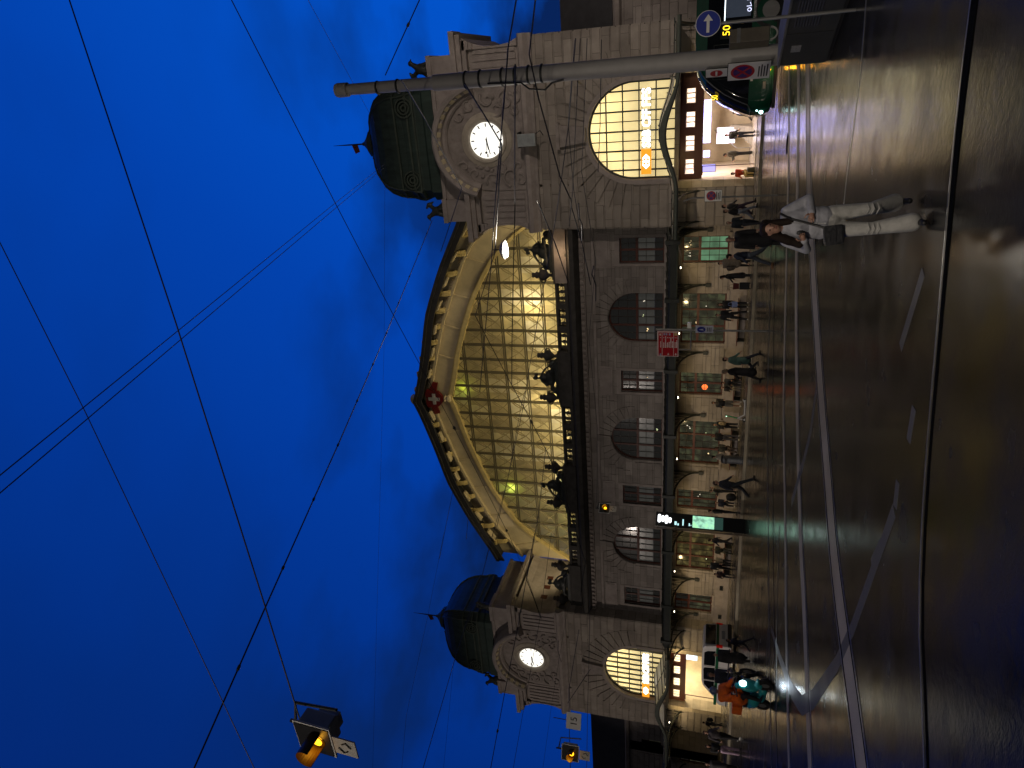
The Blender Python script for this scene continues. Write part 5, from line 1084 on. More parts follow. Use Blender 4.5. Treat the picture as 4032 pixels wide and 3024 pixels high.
def figure(label, loc, rz, J, top, bottom, skin=0, hair=HAIRD, hairlen=.0, shoe=SHOEB, coat=.0, vox=.024, shorts=False, short_sleeve=False, bag=None, hat=None, wide=1., loose=1., skirt=0, group=None, fine=False, collar=None, cap=None):
    k = J['k']; t = empty('person', loc, rz, label, 'person', group); sk = SKIN[skin]; P = lambda n: J[n]
    hc = P('D'); hq = Matrix.Rotation(J.get('turn',0), 3, 'Z')
    body = [('e', hc+V(0,.005,.02)*k, (.073*k,.093*k,.098*k), hq), ('e', hc+V(0,.012,-.045)*k, (.058*k,.075*k,.07*k), hq), ('c', P('N'), .056*k, hc+V(0,-.01,-.06)*k, .05*k),
        ('c', P('P'), .12*k, P('W'), .11*k), ('c', P('W'), .11*k, P('C'), .125*k), ('c', P('S0'), .055*k, P('S1'), .055*k)]
    nd = hq @ V(0,1,0); body += [('c', hc+nd*.088*k+V(0,0,.012)*k, .012*k, hc+nd*.108*k+V(0,0,-.018)*k, .014*k), ('e', hc+(hq @ V(.074,-.0,.0))*k, (.012*k,.022*k,.032*k)), ('e', hc+(hq @ V(-.074,-.0,.0))*k, (.012*k,.022*k,.032*k))]
    for i in (0,1):
        body += [('c', P('H%d'%i), .085*k, P('K%d'%i), .055*k), ('c', P('K%d'%i), .055*k, P('A%d'%i), .036*k), ('c', P('S%d'%i), .05*k, P('E%d'%i), .04*k), ('c', P('E%d'%i), .04*k, P('F%d'%i), .028*k), ('c', P('F%d'%i), .030*k, P('G%d'%i)-(P('G%d'%i)-P('F%d'%i))*.2, .032*k)]
    b = blob('body', body, vox*.9, sk, t, 2)
    fb = MB()
    for i in (0,1): fingers(fb, P('F%d'%i), P('G%d'%i), k, .3, 1 if i else -1)
    bm = bmesh.new(); bm.from_mesh(b.data); tm = bpy.data.meshes.new('f'); tm.from_pydata(fb.v, [], fb.f); bm.from_mesh(tm); bm.to_mesh(b.data); bm.free(); bpy.data.meshes.remove(tm)
    for p in b.data.polygons: p.use_smooth = True
    # face: eyes, brows, mouth
    m = MB()
    for s in (-1,1): m.ball(hc+(hq @ V(s*.030,.083,.018))*k, .013*k, 4, (1.2,.8,.7))
    m.build('eye', mat('dark_eye', (.02,.015,.012), .3), t); MB().ball(hc+(hq @ V(0,.082,-.052))*k, .02*k, 4, (1.1,.5,.35)).build('mouth', mat('lip', (.25,.08,.07), .5), t)
    # jacket
    L_ = loose; jk = [('c', P('W')+V(0,0,-.02)*k, .145*k*L_, P('C'), .155*k*L_), ('c', P('S0')*.93+P('S1')*.07, .075*k*L_, P('S1')*.93+P('S0')*.07, .075*k*L_), ('c', P('C'), .14*k*L_, P('N')-V(0,0,.05)*k, .085*k)]
    for s in (-.5,.5): jk.append(('c', P('W')+V(s*.12,0,-.05)*k, .10*k*L_, P('C')+V(s*.16,0,.02)*k, .115*k*L_))
    for i in (0,1):
        jk.append(('c', P('S%d'%i), .072*k*L_, P('E%d'%i), .056*k*L_))
        if not short_sleeve: jk.append(('c', P('E%d'%i), .056*k*L_, P('F%d'%i)-(P('F%d'%i)-P('E%d'%i))*.04, .043*k*L_))
    if coat: jk += [('c', P('W'), .15*k*L_, P('P')+V(0,0,-coat)*k, (.17+.05*coat)*k*L_), ('c', P('W')+V(.05,0,0), .12*k, P('H0')*.7+P('K0')*.3+V(0,0,.12-coat*.6)*k, .13*k*L_), ('c', P('W')-V(.05,0,0), .12*k, P('H1')*.7+P('K1')*.3+V(0,0,.12-coat*.6)*k, .13*k*L_)]
    blob('jacket', jk, vox, cloth(top), t, 3)
    tr = [('c', P('P')+V(0,0,.06)*k, .135*k, P('P'), .14*k)]
    for i in (0,1):
        A, K = P('A%d'%i), P('K%d'%i)
        tr.append(('c', P('H%d'%i), .105*k, K if not shorts else P('H%d'%i)*.15+K*.85, .075*k if not shorts else .085*k))
        if not shorts: tr.append(('c', K, .074*k, A+(K-A)*.06, .062*k*wide))
    if skirt: tr.append(('c', P('P'), .15*k, P('P')-V(0,0,skirt)*k, .20*k))
    blob('trousers', tr, vox, cloth(bottom), t, 3)
    for i in (0,1):
        A, T = P('A%d'%i), P('T%d'%i); blob('shoe', [('c', A+V(0,-.03,-.035)*k, .042*k, A+(T-A)*.95+V(0,0,.0), .035*k), ('c', A, .045*k, A+V(0,0,-.02), .045*k)], vox*.8, shoe, t, 1)
    if cap is None:
        hr = [('e', hc+V(0,-.012,.045)*k, (.083*k,.100*k,.088*k), hq), ('e', hc+(hq @ V(0,-.045,.0))*k, (.078*k,.068*k,.10*k), hq)]
        if hairlen: hr += [('c', hc+(hq @ V(s*.06,-.03,.0))*k, .045*k, hc+(hq @ V(s*.075,-.03,-hairlen))*k, .04*k) for s in (-1,1)]+[('c', hc+(hq @ V(0,-.06,0))*k, .07*k, hc+(hq @ V(0,-.08,-hairlen))*k, .07*k)]
        blob('hair', hr, vox*.8, hair, t, 1)
    else: blob('cap', [('e', hc+V(0,-.01,.055)*k, (.086*k,.102*k,.075*k)), ('e', hc+(hq @ V(0,.09,.045))*k, (.06*k,.06*k,.012*k))], vox*.7, cloth(cap), t, 1)
    if collar: blob('scarf', [('c', P('N')+V(-.05,.02,0)*k, .06*k, P('N')+V(.05,.02,0)*k, .06*k)], vox*.8, cloth(collar), t, 1)
    return t
def bag_thing(name, label, cat, loc, rz, kind, col):
    t = empty(name, loc, rz, label, cat); c = cloth(col)
    if kind == 'suitcase':
        MB().box(-.2,.2,-.13,.13,.06,.60).build('shell', c, t, bevel=.04); m = MB().tube([(-.13,.1,.6),(-.13,.1,1.0),(.13,.1,1.0),(.13,.1,.6)], .012, 5); m.build('handle', STEEL, t)
        for s in (-1,1): MB().ring(s*.15, .035, [(0,-.12),(.035,-.12),(.035,-.08),(0,-.08)], 0, 2*pi, 10).build('wheel', TYRE, t)
    elif kind == 'backpack':
        blob('sack', [('e',(0,0,.24),(.17,.11,.25)),('e',(0,.08,.17),(.12,.07,.13))], .02, c, t); m = MB()
        for s in (-1,1): m.tube([(s*.1,-.08,.44),(s*.12,-.17,.3),(s*.1,-.1,.08)], .018, 5)
        m.build('strap', BLACK, t)
    elif kind == 'tote':
        MB().prism([(-.15,0),(.15,0),(.19,.32),(-.19,.32)], -.06, .06).build('sack', c, t, bevel=.02); m = MB()
        for y in (-.05,.05): m.tube([(-.1,y,.32),(-.06,y,.52),(.06,y,.52),(.1,y,.32)], .01, 5)
        m.build('handle', c, t)
    return t
def face(p, q): return atan2(-(q[0]-p[0]), q[1]-p[1])            # turn so that the figure looks from p towards q
CAMP = (24.46,-43.1)
def walk(h=1.75, s=.38, **k): return pose(h, (s,-s*.9), (.12,.45), (-.42,.42), elbow=(.35,.35), **k)
def stand(h=1.75, **k): return pose(h, **{**dict(thigh=(.03,-.03), knee=(.02,.02), stance=.03), **k})
def sitting(h=1.75, **k): return pose(h, **{**dict(thigh=(1.42,1.38), knee=(1.45,1.35), arm=(.35,.35), elbow=(.9,.9), sit=True, lean=.12), **k})
DK = (.016,.016,.018); NV = (.014,.017,.032); GY_ = (.06,.06,.062); JN = (.05,.065,.10); BG = (.20,.17,.13)
# the woman walking towards the photographer
k = 1.62/1.75
J = {'k': k, 'turn': radians(14)}
def W_(x, y, z): return V(x, y, z)
J.update(P=W_(.045,0,.90), W=W_(.055,0,1.03), C=W_(.075,.0,1.22), N=W_(.09,.0,1.375), N2=W_(.10,.02,1.42), D=W_(.112,.045,1.505),
    S0=W_(.245,.0,1.33), S1=W_(-.075,.0,1.345), E0=W_(.345,-.03,1.11), E1=W_(-.215,-.06,1.115), F0=W_(.235,.17,1.165), G0=W_(.185,.215,1.19), F1=W_(-.055,.15,1.10), G1=W_(.0,.185,1.105),
    H0=W_(.13,0,.87), H1=W_(-.04,0,.87), K0=W_(.125,.14,.50), K1=W_(-.085,-.02,.49), A0=W_(.065,.20,.10), A1=W_(-.15,-.36,.17), T0=W_(.075,.37,.045), T1=W_(-.16,-.22,.06))
wp = (22.8,-34.7,0)
wo = figure('woman in white jacket and white trousers with black shoulder bag walking towards the viewer', wp, face(wp, CAMP), J, (.40,.41,.45), (.46,.46,.43), skin=0, hair=HAIRD, hairlen=.0, vox=.012, wide=1.75, loose=1.02)
hc = J['D']
blob('long_hair', [('c', hc+V(.055,-.02,.02), .045, hc+V(.13,.06,-.20), .055), ('c', hc+V(.10,.02,-.14), .05, hc+V(.17,.09,-.30), .045), ('c', hc+V(-.06,-.02,.02), .04, hc+V(-.085,.05,-.20), .042), ('c', hc+V(0,-.07,.03), .075, hc+V(0,-.09,-.25), .085), ('c', hc+V(.03,-.05,.06), .06, hc+V(-.05,-.04,.06), .06)], .012, HAIRD, wo, 2)
m = MB(); st = [J['S1']+V(.02,.07,.075), J['C']+V(-.07,.155,.08), J['W']+V(.02,.16,.03), V(.11,.175,.96), V(.15,.16,.96)]; m.tube(st, .014, 6); m.tube([J['S1']+V(.02,.07,.075), J['S1']+V(.01,-.06,.07), J['C']+V(0,-.15,-.02), V(.2,-.1,.97), V(.22,.05,.96)], .014, 6); m.build('bag_strap', BLACK, wo)
bgm = mat('black_leather', (.014,.015,.018), .4, nscale=25, namt=.3, bump=.3)
MB().box(-.105,.105,-.04,.04,-.10,.10).xf(Matrix.Translation((.185,.15,.865)) @ Matrix.Rotation(.12,4,'Y')).build('shoulder_bag', bgm, wo, bevel=.02)
MB().box(-.105,.105,-.048,-.041,-.02,.095).xf(Matrix.Translation((.185,.24,.865)) @ Matrix.Rotation(.12,4,'Y')).build('bag_flap', bgm, wo)
blob('jacket_hem', [('c', J['P']+V(.06,.01,.08), .13, J['P']+V(-.045,.01,.07), .13), ('c', J['P']+V(.05,.02,.16), .135, J['P']+V(-.05,.02,.17), .13)], .012, cloth((.40,.41,.45)), wo, 3)
blob('held_phone', [('b', (.16,.235,.20,.222,1.185,1.21))] if 0 else [('e', J['G0']+V(-.03,.01,.015), (.03,.012,.05))], .008, BLACK, wo, 0)
m = MB()
for q in range(4): m.tube([V(.045+.004*q, .158-.003*q, 1.30-.09*q), V(.05+.004*q, .163, 1.22-.09*q)], .005, 4)
m.build('zip', STEEL, wo)
for s, c0 in ((1,'K0'),(-1,'K1')):                                # trouser folds
    m = MB()
    for q in range(3): m.tube([J[c0]+V(-.06,.085,.05-.05*q), J[c0]+V(0,.10,.03-.05*q), J[c0]+V(.06,.085,.055-.05*q)], [.004,.011,.004], 5)
    m.build('trouser_fold', cloth((.46,.46,.43)), wo, smooth=80)
# near group right of centre
def man(label, x, y, tgt, J, top, bottom, z=0, **k): return figure(label, (x,y,z), face((x,y), tgt), J, top, bottom, **k)
man('tall young man in a long black coat facing the viewer behind the woman in white', 19.35,-20.4, CAMP, stand(1.78, arm=(.1,.05), spread=(.14,.2)), (.008,.008,.010), (.012,.012,.014), hair=HAIRG, coat=.38, loose=1.18, vox=.018)
man('grey haired man in dark jacket behind the tall man in black', 17.3,-7.6, (26,-30), walk(1.66), (.012,.017,.024), (.02,.022,.03), hair=HAIRG, loose=1.1)
man('walking person in blue jacket with brown shoes, half hidden behind the tall man in black', 17.75,-16.0, (8,-19), walk(1.74, s=.45), (.014,.022,.045), (.05,.06,.08), hair=HAIRD, shoe=mat('brown_shoe', (.20,.10,.04), .5))
man('bearded man with white cap scarf carrying a big grey brown rucksack', 14.0,-2.6, (17,-12), stand(1.78), BG, DK, .12, collar=(.3,.3,.3), loose=1.25, coat=.2)
bag_thing('backpack', 'big grey brown rucksack on the back of the bearded man', 'bag', (13.85,-3.0,.98), 0, 'backpack', (.17,.145,.115))
man('dark haired man walking by the right tower in black', 17.25,-2.97, (26,-3.5), walk(1.76), DK, (.03,.018,.035), .12, loose=1.08)
man('young man in black jacket and light grey jeans walking to the right portal', 17.4,-5.2, (26,-6), walk(1.70), DK, (.20,.22,.27), .12, hair=HAIRB)
man('person in long black coat pulling a suitcase along the wall', 13.54,-3.5, (8,-5), stand(1.66, arm=(.2,.5), elbow=(.3,.4), lean=.12), DK, DK, .12, coat=.45, hairlen=.15)
bag_thing('suitcase', 'black wheeled suitcase in front of the person in long black coat', 'suitcase', (12.95,-3.55,.12), .3, 'suitcase', (.012,.012,.014))
bag_thing('tote_bag', 'dark red bag lying on the black wheeled suitcase', 'bag', (12.95,-3.6,.74), .3, 'tote', (.09,.012,.012))
man('woman in black tracksuit with white stripe, right one of the waiting pair', 11.36,-2.03, CAMP, stand(1.70, arm=(.3,.1), elbow=(.9,.2)), DK, DK, .12, shoe=SHOEW, hairlen=.12)
bag_thing('tote_bag', 'blue and white shopping bag hanging at the waiting woman in black', 'bag', (11.46,-2.25,.72), .2, 'tote', (.22,.28,.52))
man('young man in black with pale shoes, left one of the waiting pair', 11.1,-3.2, CAMP, stand(1.80, stance=.12, spread=(.25,.2)), DK, DK, .12, shoe=SHOEW)
man('person in pale green coat striding right across the road with a blue light in hand', 12.12,-12.6, (22,-12), walk(1.66, s=.52), (.085,.16,.135), NV, coat=.28, loose=1.08)
man('woman in long black coat striding left beside the person in pale green', 12.1,-13.9, (2,-16.5), walk(1.66, s=.45), (.008,.008,.01), DK, hair=HAIRG, hairlen=.1, coat=.5, loose=1.1)
man('hunched seated person in dark grey hood on the bench by the wall', 5.45,.15, (7,-12), sitting(1.72, lean=.5, nod=1), (.03,.033,.038), DK, .12, hair=HAIRD, loose=1.2)
man('seated person with pale face beside the hooded one on the wall bench', 5.0,.18, (9,-12), sitting(1.66, lean=.3), DK, (.2,.18,.15), .12, hair=HAIRB)
man('bare legged man in black jacket and grey shorts standing under the canopy', 4.56,-1.34, CAMP, stand(1.80, elbow=(1.2,1.0), arm=(.2,.2)), (.012,.012,.013), (.12,.115,.10), .12, shorts=True, loose=1.2, skin=1, shoe=SHOEW)
man('person in black with a round cream bag beside the kick scooter', 2.48,-.35, (6,-12), stand(1.66, elbow=(.8,.5)), DK, DK, .12, loose=1.15, shoe=SHOEW)
bag_thing('tote_bag', 'round cream coloured bag held by the person in black at the kick scooter', 'bag', (2.75,-.65,.95), .5, 'backpack', (.42,.33,.20))
man('man in black jacket and washed jeans with white trainers under the canopy', 2.2,-1.5, CAMP, stand(1.76, elbow=(.5,1.1), arm=(.1,.3)), DK, (.09,.085,.085), .12, shoe=SHOEW, skin=1)
man('man in black jacket seated on the bench under the middle arched window', .59,-.05, (4,-12), sitting(1.76, thigh=(1.3,1.2), knee=(1.0,1.2)), (.02,.022,.02), (.05,.035,.03), .12, skin=2, loose=1.2)
man('person in white vest with black straps behind the steel litter bin', 1.9,-3.6, (-6,-4), walk(1.68, s=.2), (.55,.50,.42), (.05,.045,.03), .12)
man('person in black bending over a phone left of the litter bin', -2.1,1.0-2.2, (-9,-4), stand(1.72, arm=(.35,.35), elbow=(1.5,1.3), nod=1), DK, DK, .12, hair=HAIRB)
man('pale person in grey coat behind the striding man in navy', -2.0,.3-1.4, (6,-10), stand(1.66), (.16,.14,.12), (.20,.18,.16), .12, hair=HAIRB, coat=.3)
man('man in dark navy striding right across the road before the station', 6.7,-14.5, (16,-12.6), walk(1.85, s=.5), (.024,.028,.045), (.016,.018,.026), hair=HAIRB, skin=0, loose=1.08)
man('person in navy crouching on the bench beside the black heap of bags', -3.06,-1.2, (2,-12), sitting(1.70, lean=.2), NV, DK, .12, shoe=SHOEW, loose=1.15)
bag_thing('backpack', 'black heaped rucksack on the pavement left of the striding man in navy', 'bag', (-1.9,-2.2,.12), .4, 'backpack', (.012,.012,.013)).scale = (1.7,1.7,1.35)
man('slim person in dark green standing right beside the black information column', -1.68,-4.3, (-8,-7), stand(1.74), (.016,.022,.016), DK, .12, collar=(.18,.2,.14))
man('person in navy walking left just beyond the black information column', -5.56,-2.12, (-14,-4), walk(1.66, s=.25), NV, DK, .12)
man('man in olive jacket seated under the left arched window holding a dark cup', -6.65,-1.7, (-1,-12), sitting(1.76, thigh=(1.35,1.45), knee=(1.5,1.1), elbow=(1.2,1.1)), (.03,.033,.02), (.045,.045,.035), .12, skin=1)
man('dark hooded person standing over the seated trio by the wall', -7.32,-2.6, (-4,-12), stand(1.70, lean=.25, nod=1), DK, DK, .12, collar=(.4,.4,.38))
man('seated person in black and white top, right one of the trio by the wall', -7.2,-2.2, CAMP, sitting(1.66), (.42,.37,.28), DK, .12)
man('slumped person in dark clothes, left one of the trio by the wall', -7.55,-3.2, (0,-14), sitting(1.6, lean=.45, nod=1), (.04,.02,.02), DK, .12)
# left crossing
man('child in dark clothes running right behind the woman in olive black', 2.95,-20.4, (12,-18), walk(1.12, s=.6), NV, (.02,.022,.04), hair=HAIRB)
man('woman in wide olive black coat and white trainers walking before the van', 2.0,-20.3, (9,-26), walk(1.56, s=.3, nod=.5), (.02,.02,.014), DK, hair=HAIRD, coat=.42, loose=1.35, shoe=SHOEW)
man('man in navy jumper standing astride the black motorbike', 3.55,-22.9, CAMP, stand(1.74, stance=.2, elbow=(.8,.8), arm=(.3,.3)), (.012,.015,.035), (.02,.02,.022), hair=HAIRB, loose=1.05)
J = pose(1.72, thigh=(1.25,1.2), knee=(1.35,1.3), arm=(.75,.75), elbow=(.45,.5), sit=True, lean=.12, stance=.12)
rd = figure('scooter rider in bright orange jacket and blue white helmet on the turquoise scooter', (7.14,-27.04,.26), radians(-14)-pi/2, J, (.75,.13,.008), DK, skin=1, hair=HAIRD, loose=1.45, coat=.05)
hc = J['D']; blob('helmet', [('e', hc+V(0,-.005,.03), (.115,.135,.125))], .02, mat('helmet_blue', (.10,.13,.22), .3, coat=.5), rd, 1)
man('man in grey sweatshirt and black trousers, right one of the group at far left', -5.49,-17.9, (4,-19), walk(1.74, s=.2), (.075,.065,.072), DK, hair=HAIRD, loose=1.12, shoe=SHOEW)
man('woman in black jacket and pale pink trousers at far left', -5.3,-18.8, (4,-22), stand(1.60, elbow=(1.2,.8), arm=(.2,.2)), DK, (.42,.30,.40), hair=HAIRD, hairlen=.18)
man('person in dark coat, behind the woman in pink trousers', -7.4,-18.1, (2,-24), stand(1.58), (.05,.05,.055), DK, coat=.3)
man('heavy man in black at the very left edge', -8.3,-19.3, (2,-24), stand(1.66, spread=(.2,.2)), DK, DK, loose=1.3, coat=.25)
man('distant person with big black backpack by the wall left of the portal', -20.7,-4.2, (-28,-5), walk(1.5, s=.2), DK, (.05,.05,.05), .12)
bag_thing('backpack', 'big round black backpack on the distant person left of the portal', 'bag', (-20.3,-4.2,.85), -1.5, 'backpack', (.01,.01,.011))
# right portal
man('man in padded olive jacket looking down in the right portal', 19.42,2.4, (13,1), stand(1.72, arm=(.5,.4), elbow=(1,.9), nod=1), (.045,.042,.022), DK, .15, loose=1.25, shoe=SHOEW)
man('person in black with a brown shoulder bag in the right portal', 20.5,2.2, (26,-6), stand(1.68, elbow=(1.0,.7)), DK, NV, .15, loose=1.15, collar=(.2,.17,.12))
man('child in navy jacket walking by the bus front in the right portal', 21.5,4.2, (27,3), walk(1.35, s=.55, lean=.2), NV, DK, .15)
man('seated busker in red and yellow clothes on a drum case at the left jamb', 18.72,-.55, (15,-14), sitting(1.6, lean=.2), (.60,.07,.02), (.50,.34,.10), .15, skin=1)
t = empty('drum_case', (18.72,-.5,.15), label='dark olive drum case under the seated busker in red', cat='case'); MB().lathe([(.24,0),(.25,.03),(.25,.38),(.24,.41)], 20).build('shell', mat('olive_case', (.05,.045,.02), .6), t, smooth=40); MB().lathe([(.255,.36),(.26,.37),(.26,.40),(.255,.41)], 20).build('hoop', STEEL, t)
# ------------------------------------------------------------------ statues, urns
def group_statue(x, label, flip):
    t = empty('statue_group', (x,YW+.2,12.42), label=label, cat='statue', group='bronze groups on the balustrade'); f = flip; t.scale = (1.12,1.1,1.1)
    pr = [('b', (-1.25,1.25,-.35,.4,0,.22)), ('e', (0,.05,.62), (.5,.3,.42)), ('e', (f*.05,.0,1.05), (.26,.22,.32)), ('c', (f*.05,0,1.3), .07, (f*.1,-.02,1.48), .06), ('e', (f*.1,-.03,1.66), (.12,.14,.16)), ('e', (f*-.12,.05,1.6), (.12,.13,.15)),
        ('c', (f*.28,-.05,1.2), .085, (f*.55,-.12,.85), .07), ('c', (f*.55,-.12,.85), .07, (f*.3,-.25,.62), .055), ('c', (-f*.2,-.05,1.2), .085, (-f*.6,-.08,.95), .07), ('c', (-f*.6,-.08,.95), .07, (-f*.85,-.1,.62), .055),
        ('c', (f*.2,-.1,.5), .15, (f*.75,-.2,.52), .12), ('c', (f*.75,-.2,.52), .12, (f*.95,-.22,.12), .08), ('c', (-f*.2,-.1,.48), .15, (-f*.7,-.22,.42), .12), ('c', (-f*.7,-.22,.42), .12, (-f*1.15,-.2,.1), .07),
        ('e', (-f*.85,.1,.45), (.34,.22,.3)), ('e', (f*.95,.1,.36), (.26,.2,.26)), ('c', (-f*.9,.05,.4), .15, (-f*1.2,.1,.15), .12)]
    blob('figures', pr, .05, BRONZE, t, 2)
for x, lab, f in ((13.95,'dark bronze group of figures nearest the right tower, above a lit pedestal',1),(4.78,'dark bronze group on the balustrade right of the gable centre',-1),(-4.4,'dark bronze group on the balustrade left of the gable centre',1),(-13.8,'dark bronze group on the balustrade nearest the left tower',-1)): group_statue(x, lab, f)
def urn(x, lab):
    t = empty('urn', (x,YW+.25,12.42), label=lab, cat='urn', group='stone urns on the balustrade')
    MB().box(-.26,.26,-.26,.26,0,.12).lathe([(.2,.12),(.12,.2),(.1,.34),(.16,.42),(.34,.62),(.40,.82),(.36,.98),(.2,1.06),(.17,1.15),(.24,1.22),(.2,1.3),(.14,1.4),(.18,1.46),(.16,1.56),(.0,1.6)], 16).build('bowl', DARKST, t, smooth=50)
    for s in (-1,1): MB().tube([(s*.34,0,.6),(s*.52,0,.72),(s*.5,0,.92),(s*.34,0,.98)], .05, 6).build('handle', DARKST, t)
for x, lab in ((12.29,'left of the bronze group by the right tower'),(6.43,'right of the bronze group right of the gable centre'),(3.13,'left of the bronze group right of the gable centre'),(-2.75,'right of the bronze group left of the gable centre'),(-5.96,'left of the bronze group left of the gable centre'),(-12.02,'right of the bronze group by the left tower'),(-15.5,'left of the bronze group by the left tower')): urn(x, 'dark stone urn '+lab)
def griffin(x, y, z, f, lab):
    t = empty('griffin_statue', (x,y,z), label=lab, cat='statue'); 
    pr = [('e', (0,0,.62), (.34,.26,.46)), ('c', (f*.1,-.05,.9), .2, (f*.28,-.1,1.18), .14), ('e', (f*.34,-.12,1.28), (.17,.16,.16)), ('c', (f*.44,-.16,1.26), .07, (f*.58,-.2,1.18), .04), ('c', (-f*.1,.1,.9), .16, (-f*.42,.2,1.35), .12), ('c', (-f*.42,.2,1.35), .14, (-f*.2,.1,1.48), .07),
        ('c', (f*.2,-.15,.5), .13, (f*.32,-.2,.08), .1), ('c', (-f*.15,-.15,.45), .15, (-f*.2,-.15,.05), .12), ('c', (-f*.25,.1,.5), .16, (-f*.62,.15,.1), .09), ('b', (-.55,.5,-.35,.35,0,.1)), ('c', (-f*.3,0,.35), .18, (-f*.3,0,.1), .2), ('c', (-f*.42,.2,1.35), .12, (-f*.58,.2,1.0), .06)]
    blob('figure', pr, .05, BRONZE, t, 2)
for xc, nm in ((21.2,'right'),(-21.2,'left')):
    griffin(xc-4.35, .75, 19.4, -1, 'green bronze crouching beast on the %s tower, at its left parapet corner' % nm); griffin(xc+4.35, .75, 19.4, 1, 'green bronze crouching beast on the %s tower, at its right parapet corner' % nm)
